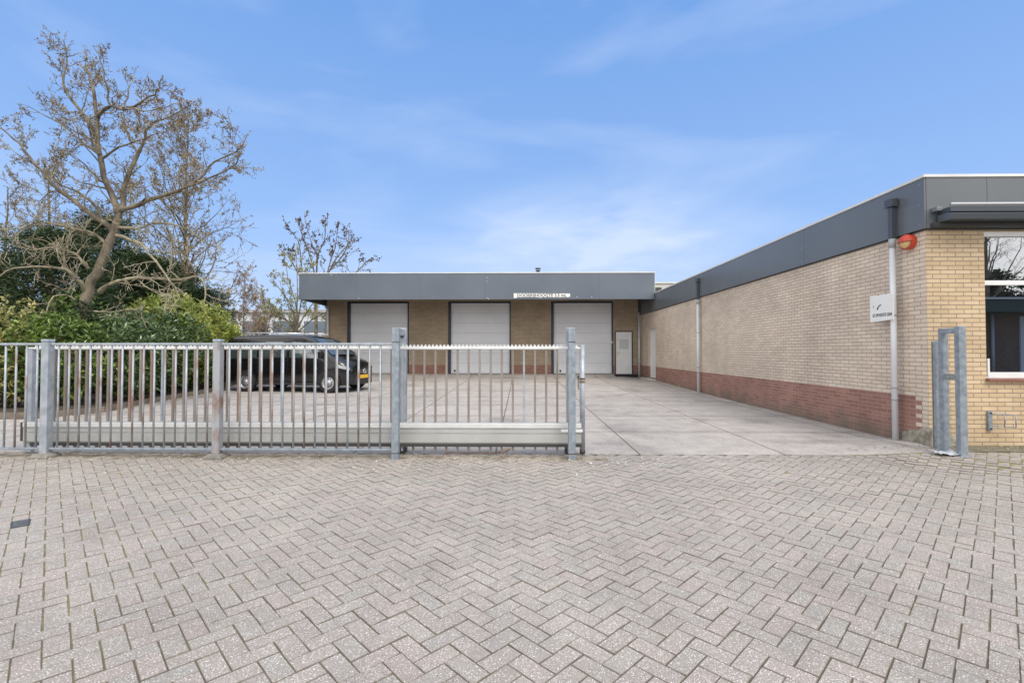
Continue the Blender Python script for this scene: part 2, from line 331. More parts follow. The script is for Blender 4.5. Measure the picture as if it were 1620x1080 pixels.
def brick_mat(name, c1, c2, mortar, red=False, redz=.75, edge=6.98, redm=(.42, .30, .27)):
    m = bpy.data.materials.new(name); m.use_nodes = True
    n = m.node_tree.nodes; l = m.node_tree.links; p = n['Principled BSDF']; p.inputs['Roughness'].default_value = .85
    uv = n.new('ShaderNodeUVMap')
    def bt(a, b, mo):
        t = n.new('ShaderNodeTexBrick'); t.inputs['Scale'].default_value = 1; t.inputs['Color1'].default_value = a + (1,); t.inputs['Color2'].default_value = b + (1,)
        t.inputs['Mortar'].default_value = mo + (1,); t.inputs['Mortar Size'].default_value = .0052; t.inputs['Mortar Smooth'].default_value = .25
        t.inputs['Brick Width'].default_value = .218; t.inputs['Row Height'].default_value = .0625; t.inputs['Bias'].default_value = 0
        l.new(uv.outputs[0], t.inputs['Vector']); return t
    t = bt(c1, c2, mortar); col = t.outputs['Color']
    if red:
        t2 = bt((.27, .13, .098), (.36, .185, .14), redm)
        g = n.new('ShaderNodeNewGeometry'); s = n.new('ShaderNodeSeparateXYZ'); l.new(g.outputs['Position'], s.inputs[0])
        lz = n.new('ShaderNodeMath'); lz.operation = 'LESS_THAN'; lz.inputs[1].default_value = redz; l.new(s.outputs['Z'], lz.inputs[0])
        row = n.new('ShaderNodeMath'); row.operation = 'MULTIPLY'; row.inputs[1].default_value = 1 / .125; l.new(s.outputs['Z'], row.inputs[0])
        fr = n.new('ShaderNodeMath'); fr.operation = 'FRACT'; l.new(row.outputs[0], fr.inputs[0])
        gt = n.new('ShaderNodeMath'); gt.operation = 'GREATER_THAN'; gt.inputs[1].default_value = .5; l.new(fr.outputs[0], gt.inputs[0])
        ed = n.new('ShaderNodeMath'); ed.operation = 'MULTIPLY_ADD'; ed.inputs[1].default_value = .11; ed.inputs[2].default_value = edge; l.new(gt.outputs[0], ed.inputs[0])
        gy = n.new('ShaderNodeMath'); gy.operation = 'GREATER_THAN'; l.new(s.outputs['Y'], gy.inputs[0]); l.new(ed.outputs[0], gy.inputs[1])
        mu = n.new('ShaderNodeMath'); mu.operation = 'MULTIPLY'; l.new(lz.outputs[0], mu.inputs[0]); l.new(gy.outputs[0], mu.inputs[1])
        mx = n.new('ShaderNodeMix'); mx.data_type = 'RGBA'; l.new(mu.outputs[0], mx.inputs[0]); l.new(col, mx.inputs[6]); l.new(t2.outputs['Color'], mx.inputs[7]); col = mx.outputs[2]
        # grime patches along the foot of the wall
        ns = n.new('ShaderNodeTexNoise'); ns.inputs['Scale'].default_value = 2.6; ns.inputs['Detail'].default_value = 7; l.new(g.outputs['Position'], ns.inputs['Vector'])
        mz = n.new('ShaderNodeMapRange'); mz.inputs[1].default_value = .05; mz.inputs[2].default_value = .62; mz.inputs[3].default_value = .42; mz.inputs[4].default_value = -.28
        l.new(s.outputs['Z'], mz.inputs[0]); ad = n.new('ShaderNodeMath'); ad.operation = 'ADD'; l.new(ns.outputs['Fac'], ad.inputs[0]); l.new(mz.outputs[0], ad.inputs[1])
        rr = n.new('ShaderNodeMapRange'); rr.inputs[1].default_value = .5; rr.inputs[2].default_value = .95; rr.inputs[3].default_value = 0; rr.inputs[4].default_value = .75
        l.new(ad.outputs[0], rr.inputs[0])
        m2 = n.new('ShaderNodeMix'); m2.data_type = 'RGBA'; l.new(rr.outputs[0], m2.inputs[0]); l.new(col, m2.inputs[6]); m2.inputs[7].default_value = (.155, .14, .105, 1); col = m2.outputs[2]
    # tonal drift and fine grain
    nn = n.new('ShaderNodeTexNoise'); nn.inputs['Scale'].default_value = .8; nn.inputs['Detail'].default_value = 9; nn.inputs['Roughness'].default_value = .7
    l.new(uv.outputs[0], nn.inputs['Vector'])
    r = n.new('ShaderNodeMapRange'); r.inputs[1].default_value = .3; r.inputs[2].default_value = .7; r.inputs[3].default_value = .76; r.inputs[4].default_value = 1.14; l.new(nn.outputs['Fac'], r.inputs[0])
    mm = n.new('ShaderNodeMix'); mm.data_type = 'RGBA'; mm.blend_type = 'MULTIPLY'; mm.inputs[0].default_value = 1; l.new(col, mm.inputs[6]); l.new(r.outputs[0], mm.inputs[7])
    l.new(mm.outputs[2], p.inputs['Base Color'])
    n3 = n.new('ShaderNodeTexNoise'); n3.inputs['Scale'].default_value = 120; l.new(uv.outputs[0], n3.inputs['Vector'])
    hh = n.new('ShaderNodeMath'); hh.operation = 'MULTIPLY_ADD'; hh.inputs[1].default_value = -1; l.new(t.outputs['Fac'], hh.inputs[0])
    h2 = n.new('ShaderNodeMath'); h2.operation = 'MULTIPLY'; h2.inputs[1].default_value = .25; l.new(n3.outputs['Fac'], h2.inputs[0]); l.new(h2.outputs[0], hh.inputs[2])
    bp = n.new('ShaderNodeBump'); bp.inputs['Strength'].default_value = .8; bp.inputs['Distance'].default_value = .008; l.new(hh.outputs[0], bp.inputs['Height'])
    l.new(bp.outputs[0], p.inputs['Normal'])
    return m
brick_side = brick_mat('beige_brick_red_base', (.60, .485, .385), (.69, .575, .465), (.31, .27, .24), red=True)
brick_front = brick_mat('yellow_brick', (.555, .405, .245), (.64, .485, .315), (.23, .195, .165))
brick_hall = brick_mat('hall_brick', (.40, .305, .205), (.47, .37, .26), (.19, .16, .14), red=True, redz=.765, edge=-50, redm=(.26, .17, .15))
brick_dark = brick_mat('dark_brick', (.24, .15, .11), (.3, .18, .13), (.16, .14, .12))

# paving materials
def paver_mat():
    m = bpy.data.materials.new('concrete_paver'); m.use_nodes = True
    n = m.node_tree.nodes; l = m.node_tree.links; p = n['Principled BSDF']; p.inputs['Roughness'].default_value = .8
    g = n.new('ShaderNodeNewGeometry'); at = n.new('ShaderNodeAttribute'); at.attribute_name = 'rnd'
    r = n.new('ShaderNodeValToRGB'); e = r.color_ramp.elements
    e[0].position = 0; e[0].color = (.300, .262, .236, 1); e[1].position = 1; e[1].color = (.345, .297, .268, 1)
    for ps, c in ((.3, (.325, .294, .264, 1)), (.55, (.338, .288, .262, 1)), (.8, (.305, .283, .256, 1))):
        q = e.new(ps); q.color = c
    l.new(at.outputs['Fac'], r.inputs[0])
    # pale chips in the surface
    v = n.new('ShaderNodeTexVoronoi'); v.inputs['Scale'].default_value = 135; l.new(g.outputs['Position'], v.inputs['Vector'])
    cv = n.new('ShaderNodeSeparateColor'); l.new(v.outputs['Color'], cv.inputs[0])
    th = n.new('ShaderNodeMapRange'); th.inputs[1].default_value = .62; th.inputs[2].default_value = .84; l.new(cv.outputs[0], th.inputs[0])
    dd = n.new('ShaderNodeMapRange'); dd.inputs[1].default_value = .25; dd.inputs[2].default_value = .5; dd.inputs[3].default_value = 1; dd.inputs[4].default_value = 0; l.new(v.outputs['Distance'], dd.inputs[0])
    mu = n.new('ShaderNodeMath'); mu.operation = 'MULTIPLY'; l.new(th.outputs[0], mu.inputs[0]); l.new(dd.outputs[0], mu.inputs[1])
    mx = n.new('ShaderNodeMix'); mx.data_type = 'RGBA'; mx.inputs[7].default_value = (.82, .79, .76, 1); l.new(r.outputs[0], mx.inputs[6])
    ms = n.new('ShaderNodeMath'); ms.operation = 'MULTIPLY'; ms.inputs[1].default_value = .8; l.new(mu.outputs[0], ms.inputs[0]); l.new(ms.outputs[0], mx.inputs[0])
    # dark pores
    n2 = n.new('ShaderNodeTexNoise'); n2.inputs['Scale'].default_value = 150; n2.inputs['Detail'].default_value = 3; l.new(g.outputs['Position'], n2.inputs['Vector'])
    r2 = n.new('ShaderNodeMapRange'); r2.inputs[1].default_value = .3; r2.inputs[2].default_value = .7; r2.inputs[3].default_value = .62; r2.inputs[4].default_value = 1.36; l.new(n2.outputs['Fac'], r2.inputs[0])
    m3 = n.new('ShaderNodeMix'); m3.data_type = 'RGBA'; m3.blend_type = 'MULTIPLY'; m3.inputs[0].default_value = 1; l.new(mx.outputs[2], m3.inputs[6]); l.new(r2.outputs[0], m3.inputs[7])
    # large worn / stained patches
    n4 = n.new('ShaderNodeTexNoise'); n4.inputs['Scale'].default_value = .55; n4.inputs['Detail'].default_value = 6; l.new(g.outputs['Position'], n4.inputs['Vector'])
    r4 = n.new('ShaderNodeMapRange'); r4.inputs[1].default_value = .3; r4.inputs[2].default_value = .7; r4.inputs[3].default_value = .88; r4.inputs[4].default_value = 1.08; l.new(n4.outputs['Fac'], r4.inputs[0])
    m4 = n.new('ShaderNodeMix'); m4.data_type = 'RGBA'; m4.blend_type = 'MULTIPLY'; m4.inputs[0].default_value = 1; l.new(m3.outputs[2], m4.inputs[6]); l.new(r4.outputs[0], m4.inputs[7])
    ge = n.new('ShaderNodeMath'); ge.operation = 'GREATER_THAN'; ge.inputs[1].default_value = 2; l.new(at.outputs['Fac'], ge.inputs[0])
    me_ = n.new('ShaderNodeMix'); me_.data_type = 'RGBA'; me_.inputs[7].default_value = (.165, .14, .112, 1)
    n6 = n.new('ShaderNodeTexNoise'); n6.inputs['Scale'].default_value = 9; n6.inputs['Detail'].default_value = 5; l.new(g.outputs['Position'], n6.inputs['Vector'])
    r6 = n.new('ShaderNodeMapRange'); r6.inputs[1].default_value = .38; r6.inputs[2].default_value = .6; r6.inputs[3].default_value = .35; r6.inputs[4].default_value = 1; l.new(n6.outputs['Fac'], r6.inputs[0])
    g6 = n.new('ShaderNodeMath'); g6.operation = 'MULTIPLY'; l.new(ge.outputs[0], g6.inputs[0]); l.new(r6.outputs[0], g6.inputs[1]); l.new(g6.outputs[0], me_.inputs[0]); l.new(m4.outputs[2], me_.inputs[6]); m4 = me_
    # darker traffic film and drips, with their own blotchy outline
    n5 = n.new('ShaderNodeTexNoise'); n5.inputs['Scale'].default_value = 2.3; n5.inputs['Detail'].default_value = 9; n5.inputs['Roughness'].default_value = .65; l.new(g.outputs['Position'], n5.inputs['Vector'])
    r5 = n.new('ShaderNodeMapRange'); r5.inputs[1].default_value = .36; r5.inputs[2].default_value = .62; r5.inputs[3].default_value = .89; r5.inputs[4].default_value = 1.05; l.new(n5.outputs['Fac'], r5.inputs[0])
    m5 = n.new('ShaderNodeMix'); m5.data_type = 'RGBA'; m5.blend_type = 'MULTIPLY'; m5.inputs[0].default_value = 1; l.new(m4.outputs[2], m5.inputs[6]); l.new(r5.outputs[0], m5.inputs[7])
    l.new(m5.outputs[2], p.inputs['Base Color'])
    bp = n.new('ShaderNodeBump'); bp.inputs['Strength'].default_value = .5; bp.inputs['Distance'].default_value = .004; l.new(n2.outputs['Fac'], bp.inputs['Height']); l.new(bp.outputs[0], p.inputs['Normal'])
    return m
def joint_mat():
    m = bpy.data.materials.new('joint_sand_moss'); m.use_nodes = True
    n = m.node_tree.nodes; l = m.node_tree.links; p = n['Principled BSDF']; p.inputs['Roughness'].default_value = 1
    g = n.new('ShaderNodeNewGeometry'); s = n.new('ShaderNodeSeparateXYZ'); l.new(g.outputs['Position'], s.inputs[0])
    ab = n.new('ShaderNodeMath'); ab.operation = 'ADD'; ab.inputs[1].default_value = -1.0; l.new(s.outputs['X'], ab.inputs[0])
    a2 = n.new('ShaderNodeMath'); a2.operation = 'ABSOLUTE'; l.new(ab.outputs[0], a2.inputs[0])
    mr = n.new('ShaderNodeMapRange'); mr.inputs[1].default_value = .5; mr.inputs[2].default_value = 5; mr.inputs[3].default_value = -.18; mr.inputs[4].default_value = .27; l.new(a2.outputs[0], mr.inputs[0])
    nz = n.new('ShaderNodeTexNoise'); nz.inputs['Scale'].default_value = 2.2; nz.inputs['Detail'].default_value = 6; l.new(g.outputs['Position'], nz.inputs['Vector'])
    ad = n.new('ShaderNodeMath'); ad.operation = 'ADD'; l.new(nz.outputs['Fac'], ad.inputs[0]); l.new(mr.outputs[0], ad.inputs[1])
    rp = n.new('ShaderNodeValToRGB'); e = rp.color_ramp.elements
    e[0].position = .38; e[0].color = (.10, .082, .063, 1); e[1].position = .72; e[1].color = (.20, .18, .07, 1)
    q = e.new(.55); q.color = (.15, .125, .085, 1)
    l.new(ad.outputs[0], rp.inputs[0]); l.new(rp.outputs[0], p.inputs['Base Color'])
    return m
def slab_mat():
    m = bpy.data.materials.new('concrete_slabs'); m.use_nodes = True
    n = m.node_tree.nodes; l = m.node_tree.links; p = n['Principled BSDF']; p.inputs['Roughness'].default_value = .8
    g = n.new('ShaderNodeNewGeometry'); mp = n.new('ShaderNodeMapping'); l.new(g.outputs['Position'], mp.inputs[0])
    mp.inputs['Location'].default_value = (-1.62 + 1.93 * 4, -6.43 + .13, 0)
    # wobble so the joints are not ruler straight
    t = n.new('ShaderNodeTexBrick'); t.offset = 0.0; t.inputs['Scale'].default_value = 1; t.inputs['Brick Width'].default_value = 1.93; t.inputs['Row Height'].default_value = 1.93
    t.inputs['Mortar Size'].default_value = .013; t.inputs['Mortar Smooth'].default_value = .2
    t.inputs['Color1'].default_value = (.372, .338, .312, 1); t.inputs['Color2'].default_value = (.405, .368, .34, 1); t.inputs['Mortar'].default_value = (.13, .10, .08, 1)
    wn_ = n.new('ShaderNodeTexNoise'); wn_.inputs['Scale'].default_value = 3; wn_.inputs['Detail'].default_value = 5; l.new(g.outputs['Position'], wn_.inputs['Vector'])
    vm = n.new('ShaderNodeVectorMath'); vm.operation = 'MULTIPLY_ADD'; vm.inputs[1].default_value = (.03, .03, 0); l.new(wn_.outputs['Color'], vm.inputs[0]); l.new(mp.outputs[0], vm.inputs[2])
    l.new(vm.outputs[0], t.inputs['Vector'])
    col = t.outputs['Color']
    def mulnoise(col, scale, lo, hi, det=5, a=.3, b=.7, st=None):
        q = n.new('ShaderNodeTexNoise'); q.inputs['Scale'].default_value = scale; q.inputs['Detail'].default_value = det
        if st:
            mq = n.new('ShaderNodeMapping'); mq.inputs['Scale'].default_value = st; l.new(g.outputs['Position'], mq.inputs[0]); l.new(mq.outputs[0], q.inputs['Vector'])
        else: l.new(g.outputs['Position'], q.inputs['Vector'])
        r = n.new('ShaderNodeMapRange'); r.inputs[1].default_value = a; r.inputs[2].default_value = b; r.inputs[3].default_value = lo; r.inputs[4].default_value = hi; l.new(q.outputs['Fac'], r.inputs[0])
        x = n.new('ShaderNodeMix'); x.data_type = 'RGBA'; x.blend_type = 'MULTIPLY'; x.inputs[0].default_value = 1; l.new(col, x.inputs[6]); l.new(r.outputs[0], x.inputs[7])
        return x.outputs[2], q
    # cross joints every 1.93 m
    sy = n.new('ShaderNodeSeparateXYZ'); l.new(vm.outputs[0], sy.inputs[0])
    dv = n.new('ShaderNodeMath'); dv.operation = 'MULTIPLY_ADD'; dv.inputs[1].default_value = 1 / 1.93; dv.inputs[2].default_value = .06; l.new(sy.outputs['Y'], dv.inputs[0])
    fr = n.new('ShaderNodeMath'); fr.operation = 'FRACT'; l.new(dv.outputs[0], fr.inputs[0])
    lt = n.new('ShaderNodeMath'); lt.operation = 'LESS_THAN'; lt.inputs[1].default_value = .016; l.new(fr.outputs[0], lt.inputs[0])
    jm = n.new('ShaderNodeMix'); jm.data_type = 'RGBA'; jm.inputs[7].default_value = (.17, .135, .11, 1); l.new(lt.outputs[0], jm.inputs[0]); l.new(col, jm.inputs[6]); col = jm.outputs[2]
    col, q0 = mulnoise(col, 22, .86, 1.14, 6)
    col, q1 = mulnoise(col, 120, .70, 1.30, 3)
    col, q2 = mulnoise(col, .35, .90, 1.08, 8)
    col, q3 = mulnoise(col, 3.2, .84, 1.10, 9)
    col, q4 = mulnoise(col, .9, .78, 1.03, 9, .34, .46)
    l.new(col, p.inputs['Base Color'])
    bp = n.new('ShaderNodeBump'); bp.inputs['Strength'].default_value = .4; bp.inputs['Distance'].default_value = .006; l.new(q1.outputs['Fac'], bp.inputs['Height']); l.new(bp.outputs[0], p.inputs['Normal'])
    return m

# ------------------------------------------------------------------ ground
random.seed(3)
mb = MB()          # far ground, one sheet to the horizon, a little below everything
mb.quad((-400, -300, -.06), (400, -300, -.06), (400, 900, -.06), (-400, 900, -.06))
structure(mb.build('ground', mat('earth', (.15, .14, .10), 1, var=.4, vscale=.2)))
def sheet(x0, x1, y0, y1, nx, ny, dz, fn=ground):
    m = MB(); vs = []
    for j in range(ny + 1):
        for i in range(nx + 1):
            x = x0 + (x1 - x0) * i / nx; y = y0 + (y1 - y0) * j / ny
            vs.append((x, y, fn(x, y) + dz))
    fs = [(j * (nx + 1) + i, j * (nx + 1) + i + 1, (j + 1) * (nx + 1) + i + 1, (j + 1) * (nx + 1) + i) for j in range(ny) for i in range(nx)]
    m.add(vs, fs, smooth=True); return m
structure(sheet(-16, 14, -3, 6.43, 100, 80, -.0048).build('paving_bed', joint_mat()))
# herringbone pavers, every stone modelled
def pavers():
    P = .1002; s2 = math.sqrt(.5)
    rng = random.Random(11)
    m = MB()
    ox, oy = Z0
    gap = .0017; ch = .0025
    X0, X1, Y0, Y1 = -14.5, 12.5, -2.2, 6.425
    R = int(16 / P)
    e1 = (s2, s2); e2 = (-s2, s2)
    V = m.v; Fc = m.f; Rr = m.r; S = m.sm
    for a in range(-R * 2, R * 2):
        for b in range(-60, 60):
            # lattice: (1,1) and (2,-2) of the paver width, two stones per cell
            cx = a + 2 * b; cy = a - 2 * b
            wx = ox + (cx * e1[0] + cy * e2[0]) * P; wy = oy + (cx * e1[1] + cy * e2[1]) * P
            if not (X0 - .5 < wx < X1 + .5 and Y0 - .5 < wy < Y1 + .5): continue
            for (u0, v0, du, dv) in ((0, 0, 2, 1), (-1, 0, 1, 2)):
                u0_, v0_ = cx + u0, cy + v0
                mx = (u0_ + du / 2) * P; my = (v0_ + dv / 2) * P
                px = ox + mx * e1[0] + my * e2[0]; py = oy + mx * e1[1] + my * e2[1]
                if not (X0 < px < X1 and Y0 < py < Y1 - .02): continue
                if py > 6.83 and px > 5.8: continue
                hu = du * P / 2 - gap - rng.random() * .0016; hv = dv * P / 2 - gap - rng.random() * .0016
                ja = rng.gauss(0, .006); jx = rng.gauss(0, .0007); jy = rng.gauss(0, .0007); jz = rng.gauss(0, .0013)
                tx = rng.gauss(0, .006); ty = rng.gauss(0, .006)
                gz = ground(px, py)
                rv = rng.random(); o = len(V)
                for (h, zz) in ((0, -.02), (0, -ch), (ch, 0)):
                    for su, sv in ((-1, -1), (1, -1), (1, 1), (-1, 1)):
                        lu = su * (hu - h); lv = sv * (hv - h)
                        lu, lv = lu * math.cos(ja) - lv * math.sin(ja) + jx, lu * math.sin(ja) + lv * math.cos(ja) + jy
                        x = px + lu * e1[0] + lv * e2[0]; y = py + lu * e1[1] + lv * e2[1]
                        if y > 6.43: y = 6.43
                        V.append((x, y, gz + zz + jz + lu * tx + lv * ty))
                fs = [(o + 8, o + 9, o + 10, o + 11)]
                for k in range(4):
                    k2 = (k + 1) % 4
                    fs.append((o + 4 + k, o + 4 + k2, o + 8 + k2, o + 8 + k)); fs.append((o + k, o + k2, o + 4 + k2, o + 4 + k))
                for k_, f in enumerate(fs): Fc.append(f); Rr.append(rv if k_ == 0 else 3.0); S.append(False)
    return m
Z0 = (.156, 2.385)
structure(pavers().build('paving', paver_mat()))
# concrete yard
slab = slab_mat()
yard_edge = MB()
for k in range(64):
    xa, xb = -20 + 25.86 * k / 64, -20 + 25.86 * (k + 1) / 64
    yard_edge.add([(xa, 6.4302, ground(xa, 6.43) - .03), (xb, 6.4302, ground(xb, 6.43) - .03), (xb, 6.4302, ground(xb, 6.43) + .0005), (xa, 6.4302, ground(xa, 6.43) + .0005)], [(0, 1, 2, 3)])
structure(yard_edge.build('concrete_yard', slab))
structure(sheet(-20, 5.86, 6.43, 23.1, 80, 120, 0).build('concrete_yard', slab))
# rest of the paving strip in front of the office, mossy
mbs = sheet(5.7, 13, 6.43, 6.9, 30, 6, .001); structure(mbs.build('mossy_strip', mat('mossy_paving', (.20, .18, .145), 1, vscale=7, col2=(.12, .115, .065), bump=.6, bscale=40, detail=8)))
# small metal street cover
t = thing('street_cover', (-4.065, 3.85, .004), 'small square grey metal cover set flush in the paving at far left', 'cover')
def rot_rect(cx, cy, a, b, ang):
    c_, s_ = math.cos(ang), math.sin(ang)
    return [(cx + u * a * c_ - v_ * b * s_, cy + u * a * s_ + v_ * b * c_) for u, v_ in ((-1, -1), (1, -1), (1, 1), (-1, 1))]
MB().prism(rot_rect(-4.065, 3.85, .105, .056, rad(-45)), 'z', -.01, .004).build('cover_frame', dark_steel, t, .002)
m = MB()
for k_ in (-1, 1):
    m.prism(rot_rect(-4.065 + k_ * .0355, 3.85 - k_ * .0355, .043, .046, rad(-45)), 'z', -.01, .007)
m.split('lid', mat('cover_lid', (.13, .14, .15), .6, .3, var=.4, vscale=30, bump=.5, bscale=90), t, .002)

# ------------------------------------------------------------------ office building (right)
XB, YB = 5.80, 6.87
off = thing('brick_building', (9, 12, 0), 'low beige brick building on the right with dark fascia, red brick foot and big window', 'building')
m = MB()
m.box(XB, XB + .3, YB, 20.43, -.1, 3.2)
m.box(XB, XB + .3, 21.55, 22.9, -.1, 3.2)
m.box(XB, XB + .3, 20.43, 21.55, 2.385, 3.2)
m.build('side_wall', brick_side, off)
m = MB()
m.box(XB + .3, 6.62, YB, YB + .3, -.1, 3.2)
m.box(6.62, 9.4, YB, YB + .3, -.1, .985)
m.box(6.62, 9.4, YB, YB + .3, 3.115, 3.2)
m.box(9.4, 16, YB, YB + .3, -.1, 3.2)
m.box(XB - .0, XB + .3, YB - .0025, YB, -.1, 3.2)
m.build('front_wall', brick_front, off)
# fascia panels with open joints over a dark backing
m = MB()
ys = [6.82, 9.68, 12.52, 15.36, 18.2, 20.28]
for a, b in zip(ys, ys[1:]): m.box(5.75, 5.775, a + .003, b - .003, 3.15, 3.875)
m.box(5.75, 5.775, 20.345, 22.88, 3.15, 4.14); m.box(5.75, 5.775, 20.285, 20.34, 3.15, 3.62)
xs = [5.7765, 6.63, 9.4, 12.2, 16]
for a, b in zip(xs, xs[1:]): m.box(a + .003, b - .003, 6.82, 6.845, 3.15, 3.875)
fo = m.build('fascia', fascia_d, off)
m = MB(); m.box(5.78, 6.05, 6.85, 20.27, 3.135, 3.87); m.box(5.78, 6.05, 20.345, 22.88, 3.135, 4.13); m.box(5.78, 6.05, 20.28, 20.34, 3.135, 3.60); m.box(6.06, 16, 6.85, 7.1, 3.135, 3.87)
m.build('fascia_backing', dark_steel, off)
m = MB()
rng = random.Random(2)
for y in (6.9, 9.6, 9.76, 12.44, 12.6, 15.3, 15.44):
    for z in (3.22, 3.5, 3.8): m.disc((5.7485, y, z), 'x', .006, .004, 8)
m.split('screw', galv_l, fo)
m = MB(); m.box(5.735, 6.1, 6.805, 20.27, 3.875, 3.915); m.box(6.1, 16, 6.805, 7.15, 3.875, 3.915)
m.build('coping', coping_m, off, .004)
m = MB(); m.box(6.11, 16, 7.16, 22.9, 3.72, 3.8); m.build('roof', roof_m, off)
# mossy concrete patch at the corner
m = MB()
rng = random.Random(5)
ring = []
for k in range(13):
    y = 6.80 + .52 * k / 12; ring.append((5.785 - .008 * rng.random(), y))
nzp = 7; vs = []; 
for j in range(nzp):
    for k, (x, y) in enumerate(ring):
        top = .30 - .10 * (k / 12) ** 2 + .015 * math.sin(k * 1.7)
        z = -.05 + (top + .05) * j / (nzp - 1)
        vs.append((x - .025 * (1 - j / (nzp - 1)) + rng.gauss(0, .003) + (.02 if j == nzp - 1 else 0), y, z))
fs = [(j * 13 + k, (j + 1) * 13 + k, (j + 1) * 13 + k + 1, j * 13 + k + 1) for j in range(nzp - 1) for k in range(12)]
m.add(vs, fs, smooth=True)
vs = []
for j in range(nzp):
    for k in range(13):
        x = 5.76 + .55 * k / 12; top = .30 - .12 * (k / 12) + .015 * math.sin(k * 1.3)
        vs.append((x, 6.845 - .03 * (1 - j / (nzp - 1)) + (.02 if j == nzp - 1 else 0) + rng.gauss(0, .003), -.05 + (top + .05) * j / (nzp - 1)))
fs = [(j * 13 + k, j * 13 + k + 1, (j + 1) * 13 + k + 1, (j + 1) * 13 + k) for j in range(nzp - 1) for k in range(12)]
m.add(vs, fs, smooth=True)
m.build('corner_patch', concrete_old, off)
# big window
m = MB(); z0, z1 = 1.02, 3.115
m.box(6.62, 9.4, 6.895, 6.96, 1.022, 1.105); m.box(6.62, 9.4, 6.90, 6.96, 2.35, 2.415); m.box(6.62, 9.4, 6.89, 6.96, 3.045, 3.113)
m.box(6.6215, 6.642, 6.905, 6.96, 1.105, 2.35); m.box(6.6215, 6.642, 6.905, 6.96, 2.415, 3.045); m.box(9.33, 9.3985, 6.895, 6.96, 1.105, 3.045)
m.box(7.95, 8.03, 6.898, 6.96, 1.105, 2.35); m.box(7.95, 8.03, 6.898, 6.96, 2.415, 3.045)
wf = m.build('window', white, off, .003)
m = MB(); m.quad((6.63, 6.93, 1.06), (9.39, 6.93, 1.06), (9.39, 6.93, 3.08), (6.63, 6.93, 3.08)); sub(m, 'pane', winglass, wf)
m = MB(); m.box(6.645, 6.672, 6.875, 6.893, 1.06, 1.30); sub(m, 'corner_strip', white, wf, .002)
m = MB(); m.box(6.60, 9.42, 6.815, 6.95, .985, 1.018); m.build('sill', redsill, off, .004)
# side door
m = MB(); m.box(5.885, 5.96, 20.435, 20.50, .24, 2.38); m.box(5.885, 5.96, 21.48, 21.545, .24, 2.38); m.box(5.885, 5.96, 20.5, 21.48, 2.31, 2.38)
dr = m.build('side_door', white, off, .003)
sub(MB().box(5.905, 5.95, 20.503, 21.477, .25, 2.307), 'door_leaf', white, dr, .003)
sub(MB().box(5.86, 5.90, 20.56, 20.58, 1.25, 1.27).box(5.85, 5.862, 20.56, 20.68, 1.25, 1.27), 'handle', chrome, dr)
m = MB(); m.box(5.44, 5.797, 20.40, 21.62, .1, .235); m.build('door_step', mat('pale_concrete', (.50, .48, .45), .8, var=.2, vscale=8, bump=.3), off, .01)
# awning cassette on the front
aw = thing('awning', (8.5, 6.7, 3.3), 'grey retracted awning cassette above the big window on the right', 'awning')
m = MB(); m.prism([(6.58, 3.215), (6.79, 3.215), (6.79, 3.315), (6.62, 3.315), (6.55, 3.29)], 'x', 5.90, 7.03)
m.prism([(6.58, 3.215), (6.79, 3.215), (6.79, 3.315), (6.62, 3.315), (6.55, 3.29)], 'x', 7.045, 14)
m.build('front_profile', mat('awning_grey', (.105, .12, .14), .3, .3), aw, .004)
MB().box(5.92, 14, 6.60, 6.81, 3.322, 3.395).build('cassette', mat('cassette_grey', (.06, .07, .085), .35, .2), aw, .006)
MB().path([(5.925, 6.60, 3.425), (14, 6.60, 3.425)], .022, 10).build('roller_tube', mat('brushed_aluminium', (.55, .55, .56), .3, .8), aw)
MB().box(5.84, 5.915, 6.72, 6.815, 3.37, 3.43).build('bracket', mat('bracket_grey', (.2, .22, .24), .4, .3), aw, .005)
MB().box(5.83, 14, 6.74, 6.815, 3.155, 3.212).build('underside', dark_steel, aw)
# lamp
al = thing('warning_lamp', (5.74, 7.12, 3.02), 'round orange red warning lamp with cream lens on the brick corner under the fascia', 'lamp')
def dome(cx, cy, cz, R, dep, a0, a1, n=20, k=8):
    m = MB(); vs = []; 
    for i in range(k + 1):
        ph = (math.pi / 2) * i / k
        for j in range(n + 1):
            th = a0 + (a1 - a0) * j / n
            vs.append((cx - dep * math.sin(ph), cy - R * math.cos(ph) * math.cos(th), cz + R * math.cos(ph) * math.sin(th)))
    fs = [(i * (n + 1) + j, (i + 1) * (n + 1) + j, (i + 1) * (n + 1) + j + 1, i * (n + 1) + j + 1) for i in range(k) for j in range(n)]
    return m.add(vs, fs, smooth=True)
m = MB(); m.disc((5.76, 7.12, 3.02), 'x', .112, .08, 32, .112)
lb = m.build('housing', redlamp, al, .01)
dome(5.722, 7.12, 3.02, .112, .075, rad(2), rad(178)).build('upper_cover', redlamp, al)
dome(5.722, 7.12, 3.018, .096, .066, rad(180), rad(360)).build('lens', lens_y, al)
m = MB(); pts = []
for k in range(25):
    th = rad(180 + 180 * k / 24); pts.append((5.716, 7.12 - .108 * math.cos(th), 3.02 + .108 * math.sin(th)))
m.path(pts, .009, 8); pts = []
for k in range(15):
    a = math.pi * k / 14; pts.append((5.722 - .082 * math.sin(a), 7.12 - .115 * math.cos(a), 3.02))
m.path(pts, .007, 8); m.build('guard', mat('lamp_guard', (.42, .07, .04), .4), al)

